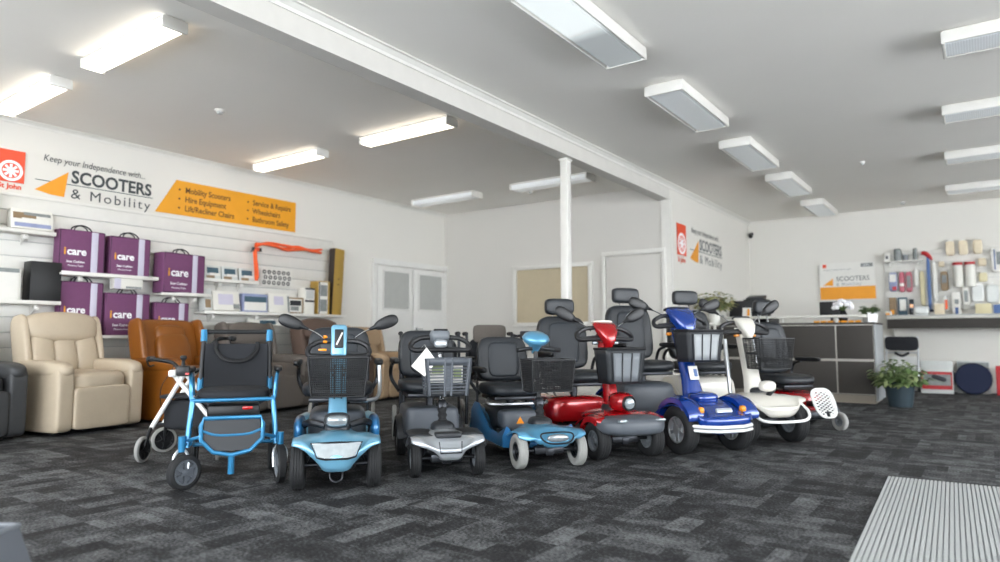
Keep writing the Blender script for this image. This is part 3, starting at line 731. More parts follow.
def seat(p, y, z, w, hb, vin, head=None, arm='pad', rot=0, tiltb=-8, wing=False, armz=.22):
    """cushion top near z+.06; y = centre of cushion"""
    Rz = Matrix.Translation((0, y, z)) @ Matrix.Rotation(radians(rot), 4, 'Z')
    def put(o): o.matrix_local = Rz @ o.matrix_local; return o
    put(G().cush((0, 0, .015), (w, .45, .10), n=3.6, warp=lambda X, Y, Z: (X, Y, Z+(.25*X*X if Z > 0 else 0)-(.35*max(0, -Y-.5) if Z > 0 else 0))).build('seat_cushion', vin, p, smooth=180))
    put(G().box((0, 0, -.045), (w*.8, .36, .03), r=.008).cyl((0, 0, -.05), (0, 0, -.16), .03).build('seat_frame', 'steel_dark', p))
    bk = put(G().cush((0, .235, .06+hb/2), (w*.93, .11, hb), n=5.2, rot=(tiltb, 0, 0), warp=lambda X, Y, Z: (X*(1-.10*max(0, Z)**2), Y-.45*X*X, Z)).build('backrest', vin, p, smooth=180))
    g = G()
    for s in (-1, 1): g.tube([(s*w*.28, .17, .10), (s*w*.27, .185, .08+hb*.5), (s*w*.24, .20, .02+hb*.9)], .0025, 5)
    g.tube([(-w*.27, .182, .08+hb*.62), (0, .178, .08+hb*.6), (w*.27, .182, .08+hb*.62)], .0025, 5)
    g.build('seam', 'black_plastic', bk)
    put(G().cush((0, .175, .06+hb*.5), (w*.56, .04, hb*.78), n=5, rot=(tiltb, 0, 0)).build('back_panel', 'seat_grey' if vin != 'seat_grey' else vin, p, smooth=180))
    if head:
        zh = .06+hb+head; yo = .235+sin(radians(-tiltb))*(hb/2+head)*1.0
        g = G()
        for s in (-1, 1): g.cyl((s*.055, .26, hb*.95), (s*.055, yo+.02, zh+.04), .006, n=8)
        put(g.build('headrest_post', 'chrome', p))
        put(G().cush((0, yo+.01, zh+.065), (w*.54, .09, .145), n=4.4, warp=lambda X, Y, Z: (X, Y-.5*X*X, Z)).build('headrest', vin, p, smooth=180))
    if arm:
        for s in (-1, 1):
            a = put(G().cush((s*(w/2+.035), -.03, armz), (.055, .33, .045), n=3.4).build('armrest', 'black_plastic', p, smooth=180))
            put(G().tube([(s*(w/2+.035), .06, armz-.02), (s*(w/2+.04), .16, armz-.05), (s*(w/2+.035), .2, .06), (s*(w/2-.02), .14, -.035)], .014, 8).build('arm_bracket', 'steel_dark', p))
def scooter(lb, x, y, ang, P):
    t = thing('mobility_scooter', (x, y, 0), ang, lb, 'mobility scooter')
    pt = P['paint']; tr = P.get('track', .44)/2; r = P.get('r', .125); w = P.get('w', .075); wb = P.get('wb', .85); Wd = P.get('W', .52)/2
    tk = dict(tyre=P.get('tyre', 'black_rubber'), rim=P.get('rim', 'pale_grey'), spokes=P.get('spokes', 0))
    st = radians(P.get('steer', 0))
    for s in (-1, 1):
        wheel(t, s*tr, 0, r, w, steer=st, **tk); wheel(t, s*tr, wb, r*P.get('rr', 1.05), w*1.1, **tk)
    g = G().cyl((-tr, 0, r), (tr, 0, r), .012).box((0, .0, r), (tr*1.0, .05, .05), r=.008).box((0, .12, r-.01), (.06, .3, .05), r=.006)
    g.box((0, wb/2, r), (.05, wb, .04), r=.006).cyl((-tr, wb, r), (tr, wb, r), .02).box((0, wb, r), (.2, .16, .13), r=.02)
    for s in (-1, 1): g.tube([(s*tr*.75, .0, r), (s*tr*.6, .03, r+.06), (s*tr*.35, .06, r+.1)], .012, 6)
    g.build('chassis', 'steel_dark', t)
    # floor pan
    zf = P.get('floor', .13)
    G().box((0, wb*.47, zf), (Wd*1.75, wb*.62, .05), r=.018, seg=3).build('floor_pan', P.get('pan', 'dark_plastic'), t)
    G().box((0, wb*.47, zf+.028), (Wd*1.5, wb*.5, .008), r=.003).build('floor_mat', 'black_rubber', t)
    # front cowl
    z1 = P.get('ztop', .30); zn = P.get('nose', .12); fy = P.get('fy', -.20); nw = P.get('nw', .45)
    y0 = P.get('yb', .24)
    sts = [(0, [(y0, z1+.02), (.08, z1+.025), (-.05, z1), (fy*.8, z1-.07), (fy, (z1+zn)/2), (fy+.02, zn)]),
           (Wd*nw*.6, [(y0, z1+.01), (.08, z1+.018), (-.05, z1-.004), (fy*.78, z1-.07), (fy*.97, (z1+zn)/2), (fy+.03, zn+.004)]),
           (Wd*nw, [(y0, z1-.01), (.08, z1+.005), (-.04, z1-.012), (fy*.72, z1-.07), (fy*.86, (z1+zn)/2+.01), (fy*.8, zn+.05)]),
           (Wd*.74, [(y0, z1-.05), (.1, z1+.0), (-.01, z1-.002), (fy*.45, z1-.012), (fy*.60, z1-.03), (fy*.62, z1-.055)]),
           (Wd, [(y0, z1-.10), (.13, z1-.035), (.01, z1-.008), (fy*.25, z1-.012), (fy*.40, z1-.022), (fy*.42, z1-.036)])]
    cw = cowl(sts).build('front_cowl', pt, t, solid=.01, smooth=180)
    if P.get('ffend'):
        for s in (-1, 1):
            rf = r+.04*P['ffend']+.008; arc = [(rf*1.02*cos(a), r+rf*1.03*sin(a)) for a in [radians(q) for q in range(18, 152 if P['ffend'] == 1 else 128, 11)]]
            xo, xi = s*(tr+w*.60), s*(tr-w*.62)
            G().loft([[V(xi, a_, b_), V((xi+xo)/2, a_, b_+.022), V(xo, a_, b_+.004), V(xo, a_*.97, b_-.035), V(xi, a_*.97, b_-.035)] for a_, b_ in arc]).build('front_fender', pt, t, smooth=60)
    # tiller base + column
    hz = P.get('hz', .86); b0 = V(0, .14, z1+.0); b1 = V(0, .14+P.get('lean', .20), hz-.05)
    lerp = lambda k: b0*(1-k)+b1*k
    G().cush((0, .15, z1+.02), P.get('tb', (.15, .18, .10)), n=3).build('tiller_base', P.get('basecol', 'dark_plastic'), t, smooth=180)
    col = P.get('col', 'round')
    if col == 'wide':
        cwid = P.get('cw', .10)
        g = G().loft([[lerp(k)+V(sx*ww/2, sy*.035, 0) for sx, sy in ((-1, -.4), (-.7, -1), (.7, -1), (1, -.4), (1, 1), (-1, 1))] for k, ww in ((0, cwid*1.5), (.25, cwid*1.1), (.6, cwid), (1, cwid))])
        tl = g.build('tiller', P.get('colmat', pt), t, smooth=50)
        if P.get('slots'):
            g = G()
            for s in (-1, 1): g.box(tuple(lerp(.55)+V(s*.021, -.04, 0)), (.006, .006, .22), rot=(-20, 0, 0))
            g.box(tuple(lerp(.16)+V(0, -.042, 0)), (.014, .006, .07), rot=(-20, 0, 0), r=.002).build('slot', 'black_plastic', tl)
            g = G()
            for k in (.40, .68):
                for s in (-1, 1): g.box(tuple(lerp(k)+V(s*.034, -.042, 0)), (.03, .014, .016), r=.003)
            g.build('basket_clip', 'lens_clear', tl)
    else:
        g = G().cyl(lerp(.3), lerp(1), .016)
        tl = g.build('tiller', P.get('colmat', 'chrome'), t)
        pr = []
        for i in range(9): pr += [(.032 if i % 2 else .024, i*.018)]
        dirc = (b1-b0).normalized(); q = dirc.to_track_quat('Z', 'Y').to_matrix().to_4x4()
        G().lathe([(0, 0)]+pr+[(0, .146)], Matrix.Translation(lerp(.03)) @ q, 16).build('bellows', 'black_rubber', tl)
        G().box(tuple(lerp(.3)), (.055, .05, .06), rot=(-15, 0, 0), r=.01).cyl(lerp(.3)+V(-.04, 0, 0), lerp(.3)+V(.04, 0, 0), .012).build('tilt_joint', 'steel_dark', tl)
    # handlebar loop
    hy, hzz = b1.y, hz-P.get('loopz', .045); hw = P.get('hw', .20)
    def loop(zc, yc, a=0):
        pts = []
        for k in range(16):
            an = 2*pi*k/16; X = hw*math.copysign(abs(cos(an))**.55, cos(an)); Y = P.get('loop', .055)*math.copysign(abs(sin(an))**.8, sin(an))
            pts.append((X, yc+Y*.5, zc+Y*.8-.3*max(0, abs(X)-.1)**1.2))
        return pts
    if P['head'] == 'mushroom':
        G().tube([(-.13, hy+.03, hz-.085), (-.07, hy, hz-.075), (0, hy-.01, hz-.07), (.1, hy, hz-.075), (.2, hy+.02, hz-.085)], .016, 8).build('handlebar', 'black_rubber', t)
    else: G().tube(loop(hzz, hy-.02), .017, 8, closed=True, res=3).build('handlebar', 'black_plastic', t)
    g = G()
    for s in (-1, 1): g.tube([(s*hw*.2, hy-.03, hzz-.02), (s*hw*.6, hy-.025, hzz-.03), (s*hw*.85, hy-.03, hzz-.035)], .007, 6)
    g.build('throttle_lever', P.get('lever', 'dark_plastic'), t)
    # head of the tiller
    hd = P['head']
    if hd == 'slab':
        h_ = G().box((0, hy-.03, hz-.05), (.10, .05, .21), rot=(-12, 0, 0), r=.022, seg=4).build('control_head', pt, t, smooth=60)
        G().box((0, hy-.056, hz-.035), (.055, .012, .12), rot=(-12, 0, 0), r=.006, seg=3).build('window', 'black_plastic', h_)
        G().box((.003, hy-.066, hz-.035), (.010, .004, .085), rot=(-12, 25, 0)).build('sticker', 'cream_paint', h_)
        g = G()
        for z_ in (.0, .03): g.lathe([(0, -.012), (.012, -.008), (.015, 0), (.012, .008), (0, .012)], T((-.085, hy-.03, hz-.055+z_)), 12)
        g.box((-.1, hy-.05, hz-.105), (.05, .02, .014), r=.004).build('amber_knob', 'amber', h_)
    elif hd == 'display':
        h_ = G().cush((0, hy-.005, hz-.01), (.135, .12, .085), n=3, rot=(-30, 0, 0), warp=lambda X, Y, Z: (X*(1+.12*Z), Y, Z)).build('control_head', 'mid_plastic', t, smooth=180)
        G().box((0, hy-.025, hz+.032), (.095, .055, .012), rot=(-18, 0, 0), r=.005).build('screen', 'screen_black', h_)
        G().cush((0, hy-.045, hz-.055), (.09, .07, .06), n=2.8).build('lower_shell', 'silver_paint', h_, smooth=180)
    elif hd == 'mushroom':
        G().lathe([(0, .045), (.05, .042), (.085, .025), (.10, 0), (.085, -.025), (.05, -.05), (.028, -.09), (.02, -.11), (0, -.11)], T((0, hy-.02, hz), (18, 0, 0)), 28).build('control_head', pt, t, smooth=180)
    elif hd == 'wedge':
        sc = P.get('hs', 1); pr = []
        for k, (ww, dz, dy, th) in enumerate([(.075, .05, .03, .03), (.088, .03, .0, .055), (.08, -.02, -.03, .07), (.055, -.08, -.055, .06), (.022, -.14, -.06, .04)]):
            cc = V(0, hy+dy*sc-.01, hz+dz*sc-.01)
            pr.append([cc+V(ww*sc*math.copysign(abs(cos(a))**.7, cos(a)), th*sc*math.copysign(abs(sin(a))**.7, sin(a))*(1.0 if sin(a) < 0 else .6), 0) for a in [2*pi*i/20 for i in range(20)]])
        h_ = G().loft(pr).build('control_head', pt, t, smooth=60)
        G().cush((0, hy+.02*sc, hz+.035*sc), (.17*sc, .07*sc, .02), n=3, rot=(-20, 0, 0)).build('top_panel', 'cream_paint' if P.get('toplight') else 'dark_plastic', h_, smooth=180)
        if P.get('badge'):
            G().cush((0, hy-.058*sc, hz+.0), (.075, .012, .028), n=2.4, rot=(-20, 0, 0)).build('badge', 'silver_paint', h_)
        g = G()
        for s in (-1, 1): g.cush((s*.085*sc, hy-.03, hz-.115*sc), (.05, .03, .028), n=3)
        g.build('indicator_lamp', P.get('indc', 'lens_clear'), h_)
    if P.get('mirrors'):
        mz = P.get('mz', .11); mx = P.get('mx', .20)
        for s in (-1, 1): mirror(t, (s*.10, hy+.01, hz-.03), (s*mx, hy+.03, hz+mz), P.get('ms', 1))
    # basket
    B = P.get('basket')
    if B:
        k = B['k']; wt, wb_, d, h = B['s']; c = lerp(k)+V(B.get('bx', 0), -d/2-.055, 0)
        basket(t, c, wt, wb_, d, h, B['kind'], tilt=B.get('tilt', 0), panel=B.get('panel', 'mid_plastic'))
        g = G()
        for s in (-1, 1): g.cyl(lerp(k)+V(s*.03, .0, h*.5), lerp(k)+V(s*.03, -.07, h*.5), .008)
        g.build('basket_bracket', 'steel_dark', t)
    # rear shroud
    zr = P.get('zr', .40)
    sh = G().cush((0, wb-.02, (zr+.17)/2), (P.get('rw', Wd*1.6), .50, zr-.17), n=P.get('shn', 6), warp=lambda X, Y, Z: (X*(1-.06*max(0, Z)), Y, Z)).build('rear_shroud', P.get('rear', 'grey_plastic'), t, smooth=180)
    for s in (-1, 1):
        arc = [(wb+(r+.045)*1.05*cos(a), r+(r+.045)*1.08*sin(a)) for a in [radians(q) for q in range(8, 175, 14)]]
        xo, xi = s*(tr+w*.62), s*(tr-w*.62)
        g = G().loft([[V(xi, a_, b_), V((xi+xo)/2, a_, b_+.018), V(xo, a_, b_-.002), V(xo, a_, b_-.028), V(xi, a_, b_-.028)] for a_, b_ in arc])
        g.build('rear_fender', P.get('fender', pt), t, smooth=60)
    # seat
    S = P['seat']
    seat(t, P.get('sy', wb-.12), S['z'], S['w'], S['hb'], S.get('vin', 'seat_vinyl'), S.get('head'), S.get('arm', 'pad'), S.get('rot', 0), armz=S.get('armz', .22))
    G().cyl((0, P.get('sy', wb-.12), .3), (0, P.get('sy', wb-.12), S['z']-.06), .028).build('seat_post', 'steel_dark', t)
    return t, cw, lerp, dict(z1=z1, zn=zn, fy=fy, Wd=Wd, hy=hy, hz=hz, r=r, tr=tr)

# --- light blue scooter with two mirrors
t, cw, lp, q = scooter('light blue scooter with two round mirrors and dark mesh basket', -3.10, 2.68, 49, dict(paint='sky_blue_paint', track=.425, r=.135, w=.08, wb=.88, W=.49,
    ztop=.295, nose=.125, fy=-.19, nw=.42, hz=.895, lean=.20, col='wide', cw=.10, slots=True, head='slab', mirrors=True, mz=.035, mx=.215, ms=.88, loop=.062, loopz=.10, hw=.19,
    basket=dict(k=.42, s=(.345, .30, .24, .225), kind='mesh'), seat=dict(z=.50, w=.47, hb=.38, armz=.2), rear='grey_plastic', zr=.38, basecol='dark_plastic', rim='pale_grey', sy=.72))
G().cush((0, -.005, .385), (.125, .09, .07), n=3).build('headlamp', 'lens_clear', t, smooth=180)
G().cush((0, .01, .385), (.15, .08, .09), n=3).build('headlamp_shell', 'dark_plastic', t, smooth=180)
g = G().ext([(-.135, .045), (.135, .045), (.10, -.03), (.06, -.04), (-.06, -.04), (-.10, -.03)], .02, frame((0, -.165, .235), (1, 0, 0), (0, .28, 1)))
l = g.build('front_lamp', 'lens_clear', cw); l.matrix_local = Matrix()
G().tube([(-.14, -.165, .28), (0, -.172, .284), (.14, -.165, .28), (.105, -.188, .205), (.06, -.192, .195), (-.06, -.192, .195), (-.105, -.188, .205)], .006, 6, smooth=False, closed=True).build('lamp_surround', 'steel_dark', cw)
G().tube([(-.035, -.15, .12), (-.03, -.17, .085), (0, -.175, .07), (.03, -.17, .085), (.035, -.15, .12)], .005, 6).build('tow_hook', 'steel_dark', t)
g = G()
for s in (-1, 1): g.tube([(s*.07, .2, .33), (s*.16, .26, .345), (s*.21, .38, .31), (s*.215, .5, .24), (s*.215, .6, .17)], .022, 8)
g.build('side_rail', 'steel_dark', t)
g = G()
for s in (-1, 1): g.cush((s*.235, .47, .285), (.07, .34, .16), n=3)
g.build('side_shell', 'deep_blue_side', t, smooth=180)
G().tube([(.275, .72, .68), (.28, .70, .56), (.27, .66, .47), (.22, .62, .445), (.08, .6, .44)], .014, 8).build('arm_tube', 'alloy', t)

# --- silver scooter with slatted basket and paper tag
t, cw, lp, q = scooter('silver-nosed scooter with slatted basket and white paper tag', -2.80, 3.31, 50, dict(paint='silver_paint', track=.40, r=.115, w=.065, wb=.84, W=.46,
    ztop=.255, nose=.125, fy=-.17, nw=.42, hz=.88, lean=.16, head='display', hw=.20, loopz=.055, basket=dict(k=.43, s=(.29, .25, .22, .235), kind='slat'),
    seat=dict(z=.50, w=.46, hb=.36, armz=.2), rear='grey_plastic', zr=.37, shn=11, rw=.40, fender='dark_plastic', rim='mid_plastic', sy=.74))
g = G()
g.grid(lambda u, v: V(-.235+.15*u, .18-.20*v, .262+.01*sin(u*3)-.012*v), 4, 4).grid(lambda u, v: V(.085+.15*u, .18-.20*v, .262+.01*sin((1-u)*3)-.012*v), 4, 4)
g.build('fender_pad', 'dark_plastic', cw, solid=.008)
G().box((0, -.045, .262), (.16, .10, .03), r=.01).build('name_plate', 'dark_plastic', cw)
G().tube([(-.07, -.152, .235), (-.065, -.178, .17), (.065, -.178, .17), (.07, -.152, .235)], .004, 6, smooth=False).build('panel_groove', 'steel_dark', cw)
tg = thing('paper_tag', (0, 0, 0), 0, 'white paper tag hanging from the handlebar of the silver scooter', 'tag')
tg.matrix_world = t.matrix_basis @ T((-.15, -.06, .72), (0, 0, 0))
G().ext([(.01, .085), (.075, .0), (.0, -.095), (-.085, -.03)], .002, frame((0, 0, 0), (1, 0, 0), (0, 0, 1))).build('card', 'paper', tg)
G().tube([(.01, 0, .08), (.01, .10, .10), (.01, .26, .075)], .001, 5).build('string', 'paper', tg)
g = G()
for i in range(4): g.box((-.02, -.0015, -.01-i*.014), (.05-.008*i, .001, .004), rot=(0, 35, 0))
g.build('printed_lines', 'ink_grey', tg)

lf = thing('leaflet_pack', (0, 0, 0), 0, 'white and green leaflet pack lying inside the slatted basket of the silver scooter', 'leaflet')
lf.matrix_world = t.matrix_basis @ T((0, .055, .575), (0, 0, 0))
G().box((0, 0, .08), (.21, .09, .15), r=.004).build('carton', 'paper', lf)
G().box((-.06, -.047, .09), (.07, .004, .05)).box((.07, -.047, .06), (.05, .004, .06)).build('printed_label', 'leaf_pale', lf)
# --- light blue scooter with grey tyres
t, cw, lp, q = scooter('low pale blue scooter with grey tyres and blue mushroom-shaped tiller head', -2.43, 3.93, 54, dict(paint='ice_blue_paint', track=.42, r=.115, w=.065, wb=.90, W=.48, tyre='grey_rubber', rim='steel_dark',
    ztop=.25, nose=.155, fy=-.17, nw=.5, hz=.86, lean=.10, head='mushroom', hw=.16, colmat='black_plastic', basket=dict(k=.46, s=(.31, .28, .24, .21), kind='mesh'), pan='deep_blue_side',
    seat=dict(z=.45, w=.46, hb=.36, vin='seat_vinyl', arm='pad', armz=.17), rear='dark_plastic', zr=.34, rw=.34, fender='ice_blue_paint', sy=.78))
G().tube([(-.09, -.14, .245), (-.11, -.165, .215), (-.06, -.185, .185), (.06, -.185, .185), (.11, -.165, .215), (.09, -.14, .245)], .006, 6, closed=True).build('badge_ring', 'steel_dark', cw)
G().cush((0, -.168, .215), (.15, .03, .05), n=2.4).build('front_lamp', 'lens_clear', cw, smooth=180)
g = G().loft([[V(s*(.20+.05*k), y_, z_-.04), V(s*(.24+.03*k), y_, z_-.0), V(s*(.27), y_, z_-.06), V(s*.27, y_, .12), V(s*.2, y_, .11)] for k, y_, z_ in ((0, .16, .26), (0, .35, .19), (0, .55, .20), (0, .7, .28), (0, .82, .36), (0, .95, .36))] if (s := -1) else [])
g.build('side_shell', 'deep_blue_side', t, smooth=60)
g = G().loft([[V(.20, y_, z_-.04), V(.24, y_, z_), V(.27, y_, z_-.06), V(.27, y_, .12), V(.2, y_, .11)] for y_, z_ in ((.16, .26), (.35, .19), (.55, .20), (.7, .28), (.82, .36), (.95, .36))])
g.build('side_shell', 'deep_blue_side', t, smooth=60)
G().cush((0, .60, .25), (.30, .20, .15), n=5).build('battery_box', 'grey_plastic', t, smooth=180)
g = G().ext([(-.03, -.02), (.03, -.02), (0, .03)], .002, frame((-.02, .498, .25), (1, 0, 0), (0, 0, 1))); g.build('warning_sticker', 'amber', t)
G().tube([(-.2, .72, .40), (-.24, .62, .38), (-.18, .56, .37), (.18, .56, .37), (.24, .62, .38)], .010, 8).build('seat_rail', 'alloy', t)

# --- red scooter
t, cw, lp, q = scooter('bright red scooter with black basket and round headlamp', -2.17, 4.55, 57, dict(paint='red_paint', ffend=.5, track=.44, r=.135, w=.10, wb=.92, W=.56, rr=1.05,
    ztop=.31, nose=.20, fy=-.22, nw=.75, hz=.945, lean=.14, col='wide', cw=.085, head='wedge', hs=1.05, toplight=True, mirrors=True, mz=.05, mx=.22, hw=.24, rim='mid_plastic',
    basket=dict(k=.38, s=(.32, .27, .19, .25), kind='plastic'), seat=dict(z=.53, w=.50, hb=.46, head=.02, vin='seat_vinyl', armz=.2), rear='red_paint', zr=.39, rw=.54, sy=.78))
G().cush((0, -.10, .247), (.53, .33, .135), n=3.4, warp=lambda X, Y, Z: (X*(1-.25*max(0, -Y)), Y, Z)).build('bumper', 'grey_plastic', cw, smooth=180)
g = G()
for s in (-1, 1): g.box((s*.15, -.235, .292), (.075, .03, .022), rot=(0, 0, -s*12), r=.006)
g.build('front_lamp', 'lens_clear', cw)
G().cush((0, .03, .40), (.17, .20, .14), n=2.6).build('headlamp_shell', 'red_paint', t, smooth=180)
G().lathe([(.052, 0), (.055, .02), (.048, .03), (.04, .02)], frame((0, -.065, .395), (1, 0, 0), (0, 0, 1)), 24).build('headlamp_rim', 'black_plastic', t)
G().lathe([(.042, 0), (.04, .022), (.02, .03), (0, .032)], frame((0, -.065, .395), (1, 0, 0), (0, 0, 1)), 24).build('headlamp', 'lens_clear', t)

# --- dark blue scooter
t, cw, lp, q = scooter('large dark blue scooter with white front bumper strip', -1.76, 5.15, 57, dict(paint='navy_paint', ffend=1, track=.50, r=.18, w=.11, wb=1.0, W=.64, rim='alloy', spokes=5,
    ztop=.37, nose=.17, fy=-.26, nw=.7, hz=1.05, lean=.20, col='wide', cw=.12, head='wedge', hs=1.35, badge=True, mirrors=True, mz=.05, mx=.26, hw=.25, indc='amber',
    basket=dict(k=.49, s=(.33, .28, .19, .24), kind='plastic', panel='mid_grey'), seat=dict(z=.60, w=.50, hb=.50, head=.03, vin='seat_vinyl', armz=.2), rear='grey_plastic', zr=.48, rw=.56, fender='navy_paint', sy=.88))
for k in (0, 1):
    G().tube([(-.29, -.12, .195+.03*k), (-.2, -.25, .195+.03*k), (-.1, -.285, .192+.03*k), (.1, -.285, .192+.03*k), (.2, -.25, .195+.03*k), (.29, -.12, .195+.03*k)], .012, 8, smooth=False).build('bumper_strip', 'white_paint', cw)
G().tube([(-.29, -.115, .21), (-.2, -.245, .21), (-.1, -.28, .207), (.1, -.28, .207), (.2, -.245, .21), (.29, -.115, .21)], .012, 8, smooth=False).build('bumper', 'mid_plastic', cw)
g = G()
for s in (-1, 1): g.cush((s*.19, -.17, .335), (.045, .05, .05), n=2.6)
g.build('indicator_lamp', 'amber', cw, smooth=180)
G().box((.0, -.19, .33), (.14, .02, .035), rot=(-25, 0, 0), r=.006).build('badge', 'silver_paint', cw)
G().cush((0, .05, .405), (.20, .20, .09), n=3).build('battery_cover', 'navy_paint', t, smooth=180)
G().box((-.0, lp(.3).y-.045, lp(.3).z+.03), (.085, .006, .11), rot=(-16, 0, 0), r=.002).build('sticker', 'paper', t)
G().box((.015, lp(.3).y-.05, lp(.3).z+.03), (.03, .006, .06), rot=(-16, 0, 0)).build('sticker_print', 'blue_item', t)

# --- cream scooter
t, cw, lp, q = scooter('cream white scooter with dark mesh basket and white oval headlamp', -1.50, 5.86, 52, dict(paint='cream_paint', track=.47, r=.18, w=.11, wb=1.05, W=.62, rim='mid_plastic', steer=-4,
    ztop=.38, nose=.23, fy=-.19, nw=.55, hz=1.0, lean=.16, col='wide', cw=.12, head='wedge', hs=1.0, mirrors=True, mz=.08, mx=.24, hw=.24, indc='amber',
    basket=dict(k=.40, s=(.34, .29, .22, .25), kind='mesh', bx=.06), seat=dict(z=.58, w=.50, hb=.50, head=.06, vin='seat_vinyl', armz=.2), rear='cream_paint', zr=.50, rw=.6, sy=.95))
G().cush((-.04, -.06, .47), (.14, .10, .09), n=2.6).build('headlamp', 'cream_paint', t, smooth=180)
G().tube([(0, .0, .38), (0, -.05, .42), (0, -.09, .45)], .02, 8).build('headlamp_stem', 'dark_plastic', t)
G().tube([(-.24, -.10, .33), (-.26, -.17, .27), (-.20, -.22, .21), (0, -.24, .20), (.20, -.22, .21), (.26, -.17, .27), (.24, -.10, .33)], .012, 8).build('bumper', 'white_paint', t)
g = G()
for s in (-1, 1): g.cyl((s*.15, .28, .35), (s*.14, .36, .85), .018)
g.build('side_post', 'alloy', t)

# --- red power wheelchair at the end of the row
t = thing('power_wheelchair', (-1.29, 6.84, 0), 55, 'red power wheelchair with perforated footplate at the end of the row', 'power wheelchair')
for s in (-1, 1):
    wheel(t, s*.24, .0, .085, .05, 'grey_rubber', 'mid_plastic', name='caster_wheel', grooves=0)
    G().tube([(s*.24, 0, .085), (s*.29, .03, .1), (s*.27, .06, .2), (s*.24, .09, .24)], .012, 6).build('caster_fork', 'steel_dark', t)
    wheel(t, s*.26, .45, .16, .08, 'black_rubber', 'mid_plastic', name='drive_wheel')
    wheel(t, s*.2, .82, .07, .045, 'grey_rubber', 'mid_plastic', name='rear_wheel', grooves=0)
G().cush((0, .42, .25), (.42, .62, .22), n=4.5).build('body_shell', 'red_paint', t, smooth=180)
G().box((0, .4, .14), (.36, .7, .08), r=.02).build('chassis', 'steel_dark', t)
# perforated footplate, folded down steeply at the front
F = frame((0, -.06, .265), (1, 0, 0), (0, .45, 1)) @ Matrix.Diagonal((.72, .72, 1, 1))
pl = [(.17*math.copysign(abs(cos(a))**.6, cos(a))*(1-.18*(sin(a) < 0)*abs(sin(a))), .19*math.copysign(abs(sin(a))**.6, sin(a))) for a in [2*pi*k/36 for k in range(36)]]
g = G(); bmf = g.bm
nx, ny = 17, 19
def infoot(x, y): return (abs(x)/(.165*(1-.15*(y < 0)*abs(y)/.19)))**3.2+(abs(y)/.185)**3.2 < 1
for i in range(nx):
    for j in range(ny):
        x0, x1 = -.17+.02*i, -.15+.02*i; y0, y1 = -.19+.02*j, -.17+.02*j; xc, yc = (x0+x1)/2, (y0+y1)/2
        if not infoot(xc, yc): continue
        if abs(xc) < .03 and yc < -.10: continue
        if (i+j*2) % 4 in (0, 1) and infoot(xc*1.18, yc*1.18): continue
        g.addm([(x0, y0, 0), (x1, y0, 0), (x1, y1, 0), (x0, y1, 0)], [(0, 1, 2, 3)], F)
bmesh.ops.remove_doubles(g.bm, verts=g.bm.verts, dist=.0005)
fp = g.build('footplate', 'white_paint', t, solid=.008, fixn=False)
G().tube([F @ Vector((x, y, .004)) for x, y in pl[::2]], .009, 6, closed=True, res=3).build('footplate_edge', 'white_paint', fp)
G().box((0, .08, .25), (.08, .25, .05), r=.01).build('footplate_bracket', 'steel_dark', t)
seat(t, .42, .44, .44, .52, 'seat_vinyl', .09, 'pad', 0, armz=.21)
G().cyl((0, .42, .3), (0, .42, .40), .03).build('seat_post', 'steel_dark', t)

# ------------------------------------------------------------------ blue folding power wheelchair
t = thing('folding_wheelchair', (-3.62, 2.34, 0), 56, 'blue-framed folding power wheelchair with black fabric seat', 'wheelchair')
tb = 'tube_blue'
wheel(t, -.25, .0, .10, .055, 'black_rubber', 'grey_plastic', name='caster_wheel', steer=radians(-52), grooves=0, hubr=.72, spokes=6)
wheel(t, .27, .02, .115, .05, 'black_rubber', 'mid_plastic', name='caster_wheel', steer=radians(8), grooves=0, hubr=.7)
for s in (-1, 1):
    wheel(t, s*.24, .48, .15, .055, 'black_rubber', 'mid_plastic', name='drive_wheel', hubr=.6)
    G().tube([(s*.27-.035, 0, .10), (s*.27-.035, .02, .19), (s*.27, .03, .225), (s*.27+.035, .02, .19), (s*.27+.035, 0, .10)], .009, 6).build('caster_fork', 'alloy', t)
    g = G()
    g.cyl((s*.245, .05, .23), (s*.225, .09, .50), .016)          # front upright
    g.tube([(s*.225, .09, .50), (s*.225, .3, .49), (s*.225, .52, .48)], .015, 8)
    g.cyl((s*.27, .03, .21), (s*.27, .03, .30), .020).cyl((s*.27, .03, .25), (s*.23, .07, .25), .016)
    g.tube([(s*.23, .07, .26), (s*.23, .3, .22), (s*.23, .5, .2)], .014, 8)
    pass
    g.tube([(s*.25, .46, .50), (s*.255, .42, .62), (s*.25, .20, .645), (s*.24, .12, .60), (s*.235, .11, .50)], .012, 8)
    g.build('side_frame', tb, t)
    G().cyl((s*.215, .50, .46), (s*.205, .60, .90), .016).build('back_post', 'black_plastic', t)
    G().cyl((s*.213, .515, .52), (s*.211, .54, .60), .023).build('frame_clamp', tb, t)
    G().cush((s*.255, .27, .672), (.05, .30, .035), n=3.5).build('armrest', 'black_plastic', t, smooth=180)
    G().cyl((s*.206, .585, .84), (s*.205, .605, .915), .022).build('frame_joint', tb, t)
G().cyl((-.20, .605, .905), (.20, .605, .905), .015).build('push_bar', 'black_rubber', t)
g = G().loft([[V(-.195, y_-.012+.02, z_), V(-.1, y_+.0+.03, z_), V(.1, y_+.03, z_), V(.195, y_-.012+.02, z_), V(.195, y_+.04, z_), V(-.195, y_+.04, z_)] for y_, z_ in ((.475, .53), (.50, .62), (.53, .74), (.555, .825))])
bk = g.build('backrest', 'black_fabric', t, smooth=60)
G().tube([(-.13, .575, .835), (-.125, .55, .78), (-.075, .515, .725), (0, .505, .71), (.075, .515, .725), (.125, .55, .78), (.13, .575, .835)], .014, 8, flat=.6).build('back_strap', 'black_plastic', bk)
G().cush((0, .29, .525), (.42, .44, .065), n=4).build('seat_cushion', 'black_fabric', t, smooth=180)
